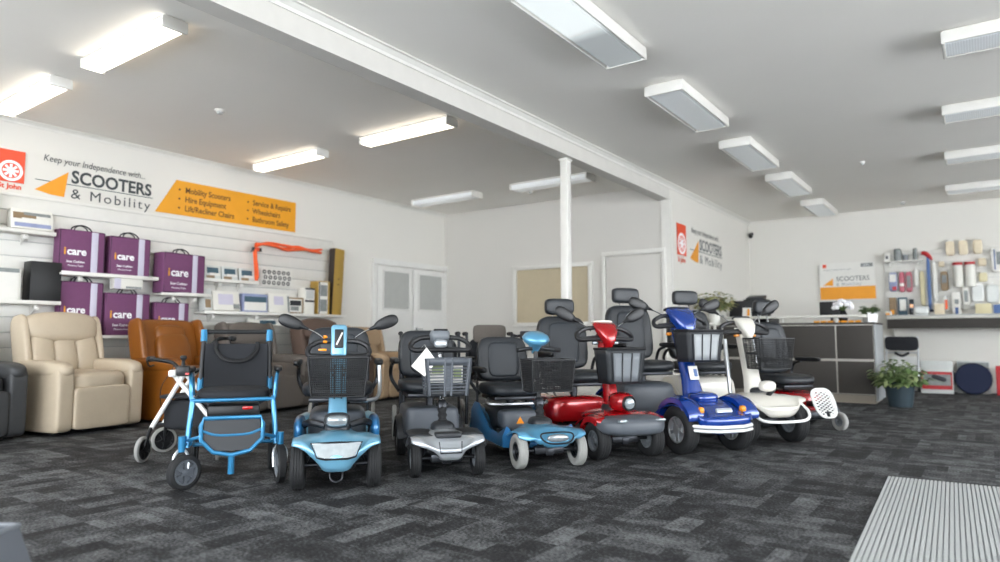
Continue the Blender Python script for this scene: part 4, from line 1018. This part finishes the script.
G().cyl((-.235, .085, .495), (.235, .085, .495), .013).cyl((-.23, .5, .46), (.23, .5, .46), .012).cyl((-.23, .3, .21), (.23, .3, .21), .013).build('cross_bar', tb, t)
for s in (-1, 1): G().cyl((s*.2, .2, .25), (-s*.18, .40, .46), .011).build('fold_brace', 'steel_dark', t)
G().box((0, .28, .42), (.30, .22, .07), r=.012).build('battery_pack', 'black_plastic', t)
G().box((.08, .14, .44), (.06, .03, .02), r=.004).build('release_catch', 'red_lens', t)
G().box((-.10, .15, .36), (.03, .02, .012), r=.003).build('yellow_tag', 'yellow', t)
g = G().tube([(-.155, -.02, .40), (.155, -.02, .40), (.17, -.03, .36), (.165, -.06, .28), (.10, -.075, .215), (0, -.08, .195), (-.10, -.075, .215), (-.165, -.06, .28), (-.17, -.03, .36)], .0125, 8, closed=True, smooth=False)
g.tube([(-.16, -.03, .33), (-.08, -.035, .305), (.08, -.035, .305), (.16, -.03, .33)], .009, 8).cyl((0, -.085, .19), (0, -.085, .09), .018)
fp = g.build('footrest', tb, t)
G().ext([(-.15, .10), (.15, .10), (.155, -.02), (.09, -.085), (-.09, -.085), (-.155, -.02)], .006, frame((0, -.035, .30), (1, 0, 0), (0, .25, 1))).build('foot_panel', 'dark_plastic', fp)
for s in (-1, 1): G().cyl((s*.16, -.02, .30), (s*.24, .05, .27), .011).build('footrest_arm', tb, t)
j = G().box((-.285, .12, .67), (.07, .09, .06), r=.012).build('joystick_box', 'black_plastic', t)
G().lathe([(0, 0), (.012, 0), (.008, .03), (.02, .045), (.016, .06), (0, .062)], T((-.285, .11, .70)), 12).build('joystick', 'black_rubber', j)
G().box((-.26, .073, .655), (.02, .004, .012)).build('red_button', 'red_lens', j)

# ------------------------------------------------------------------ rollator with white cross frame
t = thing('walking_frame', (-4.74, 2.71, 0), 44, 'white cross-framed rollator beside the blue wheelchair', 'rollator')
for s in (-1, 1):
    wheel(t, s*.25, -.16, .09, .03, 'grey_rubber', 'black_plastic', name='wheel', steer=radians(12*s), grooves=0, hubr=.78, spokes=5)
    wheel(t, s*.25, .26, .095, .03, 'grey_rubber', 'black_plastic', name='wheel', steer=radians(-50), grooves=0, hubr=.78, spokes=5)
    g = G().tube([(s*.25, -.16, .09), (s*.235, -.14, .16), (s*.225, -.10, .23)], .013, 8).tube([(s*.25, .26, .09), (s*.235, .24, .2), (s*.225, .18, .25)], .013, 8)
    g.build('wheel_fork', 'black_plastic', t)
    for yy in (-.09, .16):
        G().cyl((s*.225, yy, .225), (-s*.035-.06, yy+.02, .60), .017).build('cross_leg', 'white_paint', t)
    G().box((s*.035-.06, .04, .61), (.05, .32, .05), r=.012).build('hub', 'white_paint', t)
    G().tube([(s*.035-.06, .10, .60), (s*.12-.04, .14, .67), (.06 if s > 0 else -.24, .18, .76 if s > 0 else .69), (.12 if s > 0 else -.34, .24, .85 if s > 0 else .70), (.20 if s > 0 else -.40, .34, .86 if s > 0 else .70)], .015, 8).build('handle_tube', 'black_plastic', t)
    hz_ = .86 if s > 0 else .70; hx = .20 if s > 0 else -.40
    G().cush((hx, .36, hz_), (.045, .15, .045), n=2.6).build('hand_grip', 'dark_plastic', t, smooth=180)
    G().tube([(hx, .27, hz_-.01), (hx, .33, hz_-.055), (hx, .42, hz_-.05)], .006, 6).build('brake_lever', 'black_plastic', t)
    G().tube([(hx, .28, hz_), (s*.15, .10, hz_-.02), (s*.2, 0, .5), (s*.22, .1, .3)], .003, 5).build('brake_cable', 'black_rubber', t)
G().cush((0, .05, .44), (.40, .26, .03), n=5).build('seat', 'black_fabric', t, smooth=180)
G().cush((0, .05, .31), (.34, .22, .22), n=5).build('bag', 'black_fabric', t, smooth=180)
G().cyl((-.22, .03, .24), (.22, .03, .24), .01).build('lower_bar', 'steel_dark', t)

# ------------------------------------------------------------------ chairs parked behind the scooters
def push_chair(x, y, rz, lb, hz=.93, wdt=.46, top=None, back='black_fabric'):
    t = thing('wheelchair', (x, y, 0), rz, lb, 'wheelchair')
    for s in (-1, 1):
        wheel(t, s*(wdt/2+.05), .25, .15, .035, 'grey_rubber', 'mid_plastic', name='rear_wheel', grooves=0, hubr=.8, spokes=6)
        wheel(t, s*wdt/2, -.2, .09, .035, 'grey_rubber', 'mid_plastic', name='front_wheel', grooves=0, hubr=.7)
        g = G().tube([(s*wdt/2, .25, .15), (s*wdt/2, .25, .5), (s*wdt/2, .27, hz-.04), (s*wdt/2, .29, hz-.005), (s*wdt/2, .34, hz)], .013, 8, res=4)
        g.cyl((s*wdt/2, -.2, .48), (s*wdt/2, .25, .48), .012).cyl((s*wdt/2, -.2, .1), (s*wdt/2, -.2, .48), .012).tube([(s*wdt/2, .25, .66), (s*wdt/2, -.08, .66), (s*wdt/2, -.12, .6), (s*wdt/2, -.12, .48)], .011, 8)
        g.build('side_frame', 'steel_dark', t)
        G().cyl((s*wdt/2, .29, hz), (s*wdt/2, .40, hz), .019).build('push_handle', 'black_rubber', t)
        G().cush((s*wdt/2, .06, .68), (.05, .26, .03), n=3).build('armrest', 'black_plastic', t, smooth=180)
    G().cush((0, .03, .50), (wdt-.03, .42, .05), n=4).build('seat', back, t, smooth=180)
    G().cush((0, .27, .68), (wdt-.03, .035, .36), n=5).build('backrest', back, t, smooth=180)
    if top: G().cush((0, .27, hz-.0), (wdt*.72, .05, .17), n=6).build('headrest', top, t, smooth=180)
    return t
push_chair(-3.72, 4.22, 47, 'black folding wheelchair parked behind the silver scooter', .90, .50)
push_chair(-3.62, 4.97, 50, 'black wheelchair with taupe headrest panel behind the low pale blue scooter', .90, .44, 'taupe_fabric')
t = thing('folding_walker', (-3.57, 5.52, 0), 50, 'dark folded walker with small red tag behind the blue mushroom tiller head', 'walker')
g = G().tube([(-.2, 0, .0), (-.2, 0, .8), (-.16, 0, .88), (.16, 0, .88), (.2, 0, .8), (.2, 0, .0)], .013, 8).cyl((-.2, 0, .4), (.2, 0, .4), .011)
for s in (-1, 1): g.tube([(s*.2, 0, .82), (s*.2, .2, .78), (s*.2, .3, .0)], .013, 8)
g.build('frame', 'steel_dark', t)
G().box((0, -.01, .885), (.28, .05, .085), r=.01).build('control_bar', 'dark_plastic', t)
G().box((.06, -.038, .89), (.022, .006, .014)).build('red_tag', 'red_lens', t)
push_chair(-4.52, 3.95, 47, 'grey wheelchair in the shadow between the light blue scooter and the recliners', .80, .44)

# ------------------------------------------------------------------ partition wall and far wall signs
FP = lambda y, z: frame((XP+.004, y, z), (0, 1, 0), (0, 0, 1))
logo_john('saint_john_sign', FP(9.50, 2.06), .36, .46, 'red sign with white ring emblem on the short wall beyond the beam')
wordmark(FP(9.85, 2.12), 1.28, 'faded scooters lettering with orange sail on the short wall beyond the beam', ink='ink_faded')
t = thing('scooters_poster', (-1.92, YF-.03, 1.83), 0, 'white and orange scooters poster on the far wall behind the desk', 'poster')
F = frame((0, 0, 0), (1, 0, 0), (0, 0, 1))
G().ext([(-.43, -.33), (.43, -.33), (.43, .33), (-.43, .33)], .02, F).build('panel', 'paper', t)
G().box((0, -.022, -.20), (.86, .006, .22)).build('orange_band', 'sign_orange', t)
Fq = F @ Matrix.Translation((0, 0, .022))
text('SCOOTERS', .115, 'ink_dark', t, Fq @ Matrix.Translation((-.17, .01, 0)), sx=.9)
text('& Mobility', .07, 'ink_grey', t, Fq @ Matrix.Translation((-.17, -.07, 0)), space=1.3)
text('Keep your Independence with...', .035, 'ink_grey', t, Fq @ Matrix.Translation((-.37, .20, 0)))
G().ext([(-.38, -.06), (-.22, .06), (-.22, -.07)], .003, Fq).build('sail', 'sign_orange', t)
G().ext([(-.38, .25), (-.32, .25), (-.32, .31), (-.38, .31)], .003, Fq).build('logo', 'logo_red', t)
G().ext([(.22, .24), (.40, .24), (.40, .30), (.22, .30)], .003, Fq).build('logo_plate', 'ink_grey', t)
text('OPEN', .04, 'ink_white', t, Fq @ Matrix.Translation((.25, .255, .004)))

# ------------------------------------------------------------------ reception desk
t = thing('reception_desk', (-2.35, 10.4, 0), 0, 'dark grey reception desk with pale panel joints and raised rail', 'desk')
x0, x1 = -1.2, 1.15
G().box(((x0+x1)/2, .0, .575), (x1-x0, .76, .93), r=.004).build('body', 'desk_grey', t)
G().box(((x0+x1)/2, .02, .055), (x1-x0-.04, .72, .11)).build('kickboard', 'kick_beige', t)
xs = [x0, -.50, .70-.82, .70, x1]
xs = [-1.2, -.08, .70, 1.15]
for a, b in zip(xs, xs[1:]):
    for z0, z1_ in ((.12, .555), (.575, 1.03)):
        G().box(((a+b)/2, -.385, (z0+z1_)/2), (b-a-.018, .016, z1_-z0-.012), r=.003).build('front_panel', 'desk_grey', t)
G().box(((x0+x1)/2, -.381, .575), (x1-x0-.01, .006, .92)).build('joint_strip', 'desk_joint', t)
G().box((x1+.012, 0, .55), (.02, .77, 1.02), r=.003).build('end_panel', 'mid_grey', t)
G().box(((x0+x1)/2, .02, 1.05), (x1-x0+.05, .82, .03), r=.005).build('desk_top', 'desk_grey', t)
rl = G().box(((x0+x1)/2-.04, -.28, 1.15), (x1-x0-.1, .16, .035), r=.008).build('transaction_shelf', 'worktop', t)
g = G()
for x in (-.9, 0, .70, -.45): g.cyl((x, -.28, 1.06), (x, -.28, 1.14), .022)
g.build('shelf_post', 'worktop', t)
DZ = 1.066
def monitor(x, y, w, h, rz, z, lb, cat='monitor'):
    t = thing('monitor', (x, y, z), rz, lb, cat)
    G().box((0, 0, h/2+.08), (w, .035, h), r=.01).build('case', 'black_plastic', t)
    G().box((0, .019, h/2+.08), (w-.03, .003, h-.03)).build('screen', 'screen_black', t)
    G().cyl((0, -.02, .0), (0, -.02, .12), .02).box((0, 0, .008), (.22, .16, .016), r=.005).build('stand', 'black_plastic', t)
monitor(-2.92, 10.45, .52, .27, 8, DZ, 'black monitor on the desk left of the cream scooter seat')
monitor(-1.78, 10.60, .33, .23, -6, DZ, 'black laptop-sized screen on the desk in front of the poster')
t = thing('printer', (-2.85, 10.72, DZ), 0, 'dark grey printer behind the left monitor', 'printer')
G().box((0, 0, .19), (.34, .3, .38), r=.02).build('body', 'dark_plastic', t); G().box((0, -.02, .40), (.26, .2, .05), rot=(15, 0, 0), r=.008).build('paper_tray', 'steel_dark', t)
t = thing('telephone', (-2.54, 10.38, DZ), 20, 'black desk telephone beside the left monitor', 'telephone')
G().loft([[V(x, -.09, 0), V(x, .09, 0), V(x, .09, .11), V(x, -.09, .04)] for x in (-.08, .08)]).build('base', 'black_plastic', t)
G().tube([(-.05, -.08, .07), (-.05, -.05, .10), (-.05, .06, .15), (-.05, .09, .14)], .022, 8).build('handset', 'black_plastic', t)
t = thing('brochure_stand', (-2.84, 10.13, 1.168), 0, 'small white and orange brochure standing on the desk rail', 'brochure')
G().box((0, 0, .065), (.12, .006, .13), rot=(-10, 0, 0)).box((0, .03, .05), (.11, .006, .11), rot=(25, 0, 0)).build('card', 'paper', t); G().box((.025, -.006, .06), (.035, .003, .10), rot=(-10, 0, 0)).build('orange_print', 'sign_orange', t)
t = thing('notice_box', (-3.28, 10.45, DZ), 0, 'pale leaflet holder with papers beside the left monitor', 'holder')
G().box((0, 0, .17), (.13, .10, .34), r=.004).build('body', 'paper', t); G().box((0, -.052, .26), (.09, .003, .02)).box((0, -.052, .12), (.05, .003, .025)).build('print', 'ink_grey', t)
# white flowers / helmet-like bouquet on desk
t = thing('flower_bouquet', (-1.61, 10.40, DZ), 0, 'white bouquet in a dark vase in front of the poster', 'bouquet')
G().lathe([(0, 0), (.045, 0), (.06, .06), (.05, .13), (.035, .16), (.04, .17)], n=20).build('vase', 'black_plastic', t)
g = G()
for k in range(26):
    a = R.random()*6.28; e = R.random()*1.5; rr = .11
    g.cush((rr*cos(a)*cos(e), rr*sin(a)*cos(e), .20+rr*sin(e)), (.07, .07, .06), n=2.2, k=3)
g.build('flowers', 'ink_white', t, smooth=180)
g = G()
for k in range(9):
    a = k*.7; g.tube([(0, 0, .15), (.06*cos(a), .06*sin(a), .22), (.12*cos(a), .12*sin(a), .2+.04*(k % 3))], [.006, .012, .002], 5, flat=.3)
g.build('stems', 'leaf_green', t)
t = thing('card_holder', (-1.66, 10.13, DZ), 0, 'low orange strip of cards along the front of the desk top', 'cards')
g = G()
for k in range(7): g.box((-.24+k*.085, 0, .012), (.07, .02, .024), rot=(-20, 0, 0), r=.002)
g.build('card', 'sign_orange', t)
def leaf(g, base, d, L, w, droop=.3):
    b = Vector(base); d = Vector(d).normalized(); s = d.cross(V(0, 0, 1))
    if s.length < .1: s = V(1, 0, 0)
    s.normalize(); P = []
    for k, ww in ((0, .15), (.3, .9), (.6, 1), (.85, .55), (1, .03)):
        c = b+d*L*k+V(0, 0, -droop*L*k*k); P.append([c-s*w*ww/2, c+V(0, 0, w*.12*ww), c+s*w*ww/2])
    vs = [[g.bm.verts.new(q) for q in r] for r in P]
    for A, B in zip(vs, vs[1:]):
        for j in (0, 1): g.bm.faces.new((A[j], A[j+1], B[j+1], B[j]))
def plant(name, loc, lb, potf, n, L, w, z0, spread, m, up=.6, m2=None, droop=.35, sc=1):
    t = thing(name, loc, R.random()*300, lb, 'plant'); potf(t)
    for mm, cnt in ((m, n),)+(((m2, n//2),) if m2 else ()):
        g = G(); st = G()
        for k in range(cnt):
            a = R.random()*6.28; e = up+R.random()*(1.45-up); q = R.random()**.5*spread
            d = V(cos(a)*cos(e), sin(a)*cos(e), sin(e)); h = L*(.4+.6*R.random())
            b = V(cos(a)*q*.4, sin(a)*q*.4, z0); tip = b+d*h+V(0, 0, -.1*h)
            st.tube([b, b+d*h*.5+V(0, 0, .02), tip], .0025, 4, res=2)
            for i in range(4):
                f = .45+.18*i; aa = a+R.uniform(-1.6, 1.6)
                leaf(g, b+d*h*f, (cos(aa), sin(aa), R.uniform(-.2, .6)), w*R.uniform(1.6, 2.4), w, droop)
        g.build('foliage', mm, t, smooth=180, fixn=False); st.build('stems', 'leaf_green', t)
    return t
def cube_pot(t):
    g = G().loft([[V(-s, -s, z), V(s, -s, z), V(s, s, z), V(-s, s, z)] for s, z in ((.062, 0), (.07, .14), (.062, .14), (.058, .12))]); g.build('pot', 'white_paint', t)
plant('potted_plant', (-1.28, 10.40, DZ), 'small green plant in a white square pot at the end of the desk', cube_pot, 45, .14, .035, .12, .05, 'leaf_green', up=.35)
def vase_pot(t):
    G().lathe([(0, 0), (.06, 0), (.08, .1), (.07, .2), (.075, .22), (.065, .22), (.06, .2)], n=20).build('pot', 'paper', t)
plant('potted_plant', (-3.18, 9.72, DZ), 'bushy olive-green plant between the scooter headrests and the desk', vase_pot, 60, .30, .05, .18, .1, 'leaf_olive', up=.2, m2='leaf_pale')
t = thing('side_table', (-3.22, 9.72, 0), 0, 'small table carrying the olive plant beside the desk', 'table')
G().box((0, 0, DZ-.016), (.22, .36, .03), r=.004).build('table_top', 'worktop', t)
for sx in (-1, 1):
    for sy in (-1, 1): G().box((sx*.09, sy*.15, (DZ-.03)/2), (.03, .03, DZ-.03)).build('leg', 'worktop', t)
def slate_pot(t):
    G().lathe([(0, 0), (.125, 0), (.135, .01), (.165, .24), (.175, .29), (.18, .31), (.17, .315), (.16, .30), (.155, .27), (0, .265)], n=32).build('pot', 'pot_slate', t)
plant('potted_plant', (-.92, 9.86, 0), 'leafy floor plant in a dark slate pot at the desk corner', slate_pot, 95, .34, .05, .26, .14, 'leaf_green', up=.15, m2='leaf_pale', droop=.5)

# ------------------------------------------------------------------ far worktop and display
t = thing('wall_counter', (1.6, 12.75, 1.2), 0, 'long pale counter with dark front edge along the far wall', 'counter')
L_ = 5.8
G().box((0, 0, -.02), (L_, .56, .045), r=.006).build('counter_top', 'worktop', t)
G().box((0, -.26, .012), (L_, .05, .02), r=.003).build('edge_strip', 'pale_grey', t)
G().box((0, -.245, -.12), (L_, .02, .15), r=.003).build('front_board', 'desk_grey', t)
for x in (-2.85, -1.0, 1.0, 2.8):
    G().loft([[V(x+e, .25, -.05), V(x+e, -.2, -.05), V(x+e, .25, -.35)] for e in (-.015, .015)]).build('bracket', 'worktop', t)
t = thing('display_board', (.5, YF-.02, 1.80), 0, 'white pegboard panel holding packets above the far counter', 'board')
G().box((0, 0, .0), (3.7, .02, .98), r=.004).build('panel', 'paper', t)
g = G()
for k in range(7): g.box((0, -.014, -.42+k*.14), (3.68, .004, .006))
g.build('grooves', 'pale_grey', t)
t = thing('display_shelf', (-1.06, YF-.02, 2.116), 0, 'short white shelf with pots above the hanging packets', 'shelf')
G().box((0, -.10, 0), (.54, .18, .02), r=.004).build('board', 'gloss_white', t)
for x in (-.2, .2): G().box((x, -.05, -.04), (.02, .08, .06)).build('bracket', 'gloss_white', t)
YD = YF-.09
def wx(px): return -1.3+(px-887)*.01335
def wz(py): return 1.22+(313-py)*.0176
def pack(px0, py0, px1, py1, m, lb, face=None, d=.05, hang=True, y=YD, cat='packet', name='hanging_packet', style='bag'):
    x, w = (wx(px0)+wx(px1))/2, wx(px1)-wx(px0); z0, z1_ = wz(py1), wz(py0); h = z1_-z0
    t = thing(name, (x, y, z0), 0, lb, cat)
    if style == 'bag': G().cush((0, 0, h/2), (w, d, h), n=5, k=7).build('bag', m, t, smooth=180)
    elif style == 'tube': G().lathe([(0, 0), (w/2, .0), (w/2, h*.9), (w*.42, h*.94), (w*.42, h), (0, h)], n=20).build('tub', m, t)
    elif style == 'box': G().box((0, 0, h/2), (w, d, h), r=.004).build('carton', m, t)
    for n_, (m2, a, b, c_, e) in enumerate(face or []):
        G().box(((a+c_)/2*w-w/2, -d/2-.001-.0012*n_, (b+e)/2*h), ((c_-a)*w, .004, (e-b)*h)).build('printed_label', m2, t)
    if hang:
        G().box((0, .0, h+.012), (min(w*.5, .08), .004, .03)).build('header_card', 'paper', t)
        G().cyl((0, YF-y-.032, h+.015), (0, -.02, h+.015), .003, n=6).build('peg_hook', 'chrome', t)
    return t
pack(884, 254, 891, 261.5, 'paper', 'small white box with dark spot at the left end of the top shelf', [('steel_dark', .3, .3, .7, .7)], hang=False, y=YF-.12, style='box', name='small_box', cat='box')
pack(895, 250, 903, 261.5, 'photo_grey', 'larger grey lidded pot on the top shelf', hang=False, y=YF-.12, style='tube', name='grey_pot', cat='pot')
pack(904, 256, 910, 261.5, 'mid_plastic', 'small dark pot in the middle of the top shelf', hang=False, y=YF-.12, style='tube', name='dark_pot', cat='pot')
pack(915, 250.5, 920, 261.5, 'photo_grey', 'slim dark bottle at the right end of the top shelf', hang=False, y=YF-.12, style='tube', name='slim_bottle', cat='bottle')
pack(888, 272, 897, 290, 'photo_blue', 'blue-grey packet with red corner at the left of the pegboard', [('paper', .1, .5, .9, .9), ('red_card', .4, .05, .9, .25)])
pack(899, 272, 905, 291, 'pink', 'crimson packet, left one of the pair under the pots', [('paper', .1, .3, .9, .45)])
pack(906, 272, 913, 291, 'pink', 'crimson packet with grey window, right one of the pair', [('photo_grey', .2, .2, .8, .8)])
pack(915, 270, 920, 286, 'cardboard_white', 'slim cream packet beside the crimson pair')
pack(921, 272, 926, 304, 'yellow_item', 'long yellow item hanging beside the blue brush', name='yellow_brush', cat='brush')
t = thing('blue_brush', (wx(930.5), YD-.05, wz(310)), 0, 'long blue-handled tool with red top leaning on the pegboard', 'tool')
G().cush((0, 0, .45), (.05, .04, .90), n=4).build('handle', 'blue_item', t, smooth=180)
G().tube([(-.08, 0, .96), (-.03, -.01, .95), (.02, 0, .90), (.06, 0, .84)], [.03, .035, .03, .015], 8).build('grip', 'red_card', t)
G().box((0, -.005, .02), (.09, .06, .04), r=.01).build('foot', 'navy_fabric', t)
pack(934, 265, 939, 300, 'cardboard_white', 'tall pale packet right of the blue tool')
pack(942, 273, 950, 291, 'photo_brown', 'beige and grey packet near the striped tubs', [('photo_grey', .2, .4, .8, .8)])
pack(955, 267, 965, 288, 'cardboard_white', 'white tub with red lid, nearer the desk', hang=False, style='tube', d=.1, name='striped_tub', cat='tub').children[0]
pack(967, 267, 977, 288, 'cardboard_white', 'white tub with red lid, nearer the photo edge', hang=False, style='tube', d=.1, name='striped_tub', cat='tub')
for q in [o for o in bpy.data.objects if o.name.startswith('striped_tub')]:
    G().lathe([(0, .39), (.07, .385), (.07, .345), (.068, .345)], n=20).build('lid', 'red_card', q); q.location.y -= .05
    G().box((0, .06, .36), (.04, .10, .01)).build('hanger', 'chrome', q)
for a, lb in ((949, 'clear hanging bag of tan parts, nearest the red-lidded tubs'), (962, 'clear hanging bag of tan parts in the middle of three'), (976, 'clear hanging bag of tan parts closest to the photo edge')):
    pack(a, 246, a+9, 259, 'skin_item', lb)
pack(992, 254, 1003, 276, 'paper', 'white packet with blue stripe at the top of the board edge', [('blue_item', .3, .1, .4, .9), ('photo_grey', .5, .3, .9, .8)])
pack(980, 276, 988, 284, 'yellow_item', 'small tan block between tubs and the photo edge')
pack(980, 263, 988, 270, 'skin_item', 'small beige packet above the tan block')
pack(941, 264, 947, 269, 'skin_item', 'tiny orange-tan packet above the beige one')
pack(888, 296, 895, 313.7, 'photo_brown', 'small beige carton with orange mark on the counter', [('sign_orange', .2, .1, .7, .35)], hang=False, y=12.85, style='box', name='small_box', cat='box')
pack(897, 296, 907, 313.7, 'teal', 'blue-grey carton with white panel on the counter', [('paper', .2, .3, .9, .9)], hang=False, y=12.85, style='box', name='small_box', cat='box')
pack(909, 298, 914, 313.7, 'steel_dark', 'slim dark carton next to the blue-grey one', [('amber', .1, .5, .9, .7)], hang=False, y=12.85, style='box', name='small_box', cat='box')
pack(914, 305, 930, 313.7, 'clear_pack', 'low pile of clear bags at the foot of the blue tool', hang=False, y=12.7, name='clear_bag', cat='bag', d=.14)
pack(944, 297, 949, 309, 'paper', 'small packet with bright orange stripe', [('orange_strap', .3, .1, .8, .8)])
pack(953, 293, 961, 313.7, 'paper', 'white carton with dark blue print standing on the counter', [('blue_item', .3, .05, .7, .35), ('photo_grey', .3, .5, .8, .7)], hang=False, y=12.85, style='box', name='white_carton', cat='box')
pack(963, 288, 970, 305, 'paper', 'packet with grey oval picture below the tubs', [('photo_grey', .25, .2, .8, .8)])
pack(972, 286, 984, 302, 'white_paint', 'square white packet below the tubs', [('clear_pack', .1, .1, .9, .9)])
pack(986, 287, 998, 303, 'clear_pack', 'soft white bag at the edge of the pegboard')
pack(975, 304, 990, 313.7, 'yellow_item', 'low tan carton lying on the counter', hang=False, y=12.75, style='box', name='tan_carton', cat='box', d=.2)
pack(992, 305, 1002, 313.7, 'blue_item', 'small dark blue item on the counter at the photo edge', hang=False, y=12.75, style='box', name='blue_item', cat='box', d=.12)
pack(935, 303, 945, 313.7, 'skin_item', 'small pinkish carton in the middle of the counter', hang=False, y=12.8, style='box', name='pink_carton', cat='box', d=.1)
pack(884, 309, 891, 313.7, 'cardboard_white', 'small white item at the left corner of the counter', [('sign_orange', .2, .2, .8, .6)], hang=False, y=12.65, style='box', name='small_box', cat='box', d=.08)

# things under the counter
t = thing('transport_chair', (-1.12, 12.62, 0), 0, 'folded walker with black backrest bag under the far counter', 'walker')
g = G()
for s in (-1, 1): g.tube([(s*.22, .1, .0), (s*.22, .0, .45), (s*.22, -.02, .88)], .012, 8).tube([(s*.22, -.15, .0), (s*.22, -.1, .5), (s*.21, 0, .62)], .012, 8)
g.cyl((-.22, 0, .62), (.22, 0, .62), .012).build('frame', 'alloy', t)
G().cush((0, -.03, .77), (.47, .08, .24), n=4.5, warp=lambda X, Y, Z: (X, Y, Z-.12*(1-X*X)*(Z > 0))).build('back_bag', 'black_fabric', t, smooth=180)
G().tube([(-.10, -.04, .62), (0, -.05, .57), (.10, -.04, .62)], .02, 8).build('strap', 'black_plastic', t)
G().box((.02, .06, .32), (.36, .03, .48), r=.01).build('seat_board', 'white_paint', t)
for s in (-1, 1): G().lathe([(0, -.015), (.06, -.015), (.07, 0), (.06, .015), (0, .015)], AX(s*.22, -.15, .07), 20).build('wheel', 'black_rubber', t)
def discs(x, lb, front):
    t = thing('round_cushion', (x, 12.60 if front else 12.72, .0), 0, lb, 'cushion')
    G().lathe([(0, -.03), (.215, -.03), (.235, -.015), (.235, .015), (.215, .03), (0, .03)], T((0, 0, .235), (78, 0, 0)), 40).build('pad', 'navy_fabric', t)
    G().lathe([(.238, -.006), (.243, 0), (.238, .006)], T((0, 0, .235), (78, 0, 0)), 40).build('piping', 'black_fabric', t)
discs(-.20, 'navy round cushion in front of a clear pack, nearest the photo edge', True)
discs(-.66, 'navy round cushion half hidden by the red and grey pack', False)
t = thing('product_pack', (-.66, 12.50, 0), 0, 'clear pack with red and grey print leaning under the counter', 'pack')
G().box((0, 0, .25), (.42, .03, .50), rot=(-6, 0, 0), r=.006).build('carton', 'clear_pack', t)
G().box((0, -.034, .20), (.40, .004, .27), rot=(-6, 0, 0)).build('printed_label', 'red_card', t); G().box((0, -.037, .21), (.36, .004, .17), rot=(-6, 0, 0)).build('photo_panel', 'photo_grey', t)
G().cush((.03, -.045, .24), (.20, .01, .07), n=3, rot=(0, 20, 0)).build('picture', 'steel_dark', t)
t = thing('product_pack', (-.20, 12.80, 0), 0, 'clear grey pack standing behind the front navy cushion', 'pack')
G().box((0, 0, .25), (.42, .03, .50), rot=(-4, 0, 0), r=.006).build('carton', 'clear_pack', t); G().box((0, -.03, .42), (.40, .004, .12), rot=(-4, 0, 0)).build('printed_label', 'photo_grey', t)
t = thing('product_pack', (.26, 12.60, 0), 0, 'reddish pack just visible at the photo edge under the counter', 'pack')
G().box((0, 0, .22), (.36, .04, .44), rot=(-5, 0, 0), r=.006).build('carton', 'red_card', t)

# ------------------------------------------------------------------ door mat
t = thing('door_mat', (-.54, 4.86, 0), 2, 'light grey ribbed door mat lying on the dark carpet', 'mat')
G().box((1.1, -1.6, .003), (2.2, 3.2, .006)).build('backing', 'mid_plastic', t)
g = G()
for k in range(110): g.box((.01+k*.02, -1.6, .009), (.0145, 3.2, .008))
r_ = g.build('ribs', mat('mat_rib', '#b3b6b6', .85, noise=.18, nscale=150, bump=.6, bscale=300), t)
# grey plastic bin at the near left corner
t = thing('plastic_bin', (-2.67, .70, 0), 34.5, 'grey plastic bin with sloping sides at the near left corner', 'bin')
g = G()
def rr(w, d, z): return [V(-w/2, -d/2, z), V(w/2, -d/2, z), V(w/2, d/2, z), V(-w/2, d/2, z)]
g.loft([rr(.42, .46, .0), rr(.30, .36, .245), rr(.27, .33, .245), rr(.32, .38, .015)], cap=True)
g.build('body', 'bin_grey', t)
G().tube([tuple(p) for p in rr(.30, .36, .245)], .008, 8, smooth=False, closed=True).build('rim', 'mid_plastic', t)
G().box((.04, 0, .17), (.008, .3, .1), rot=(0, 25, 0)).build('divider', 'bin_grey', t)
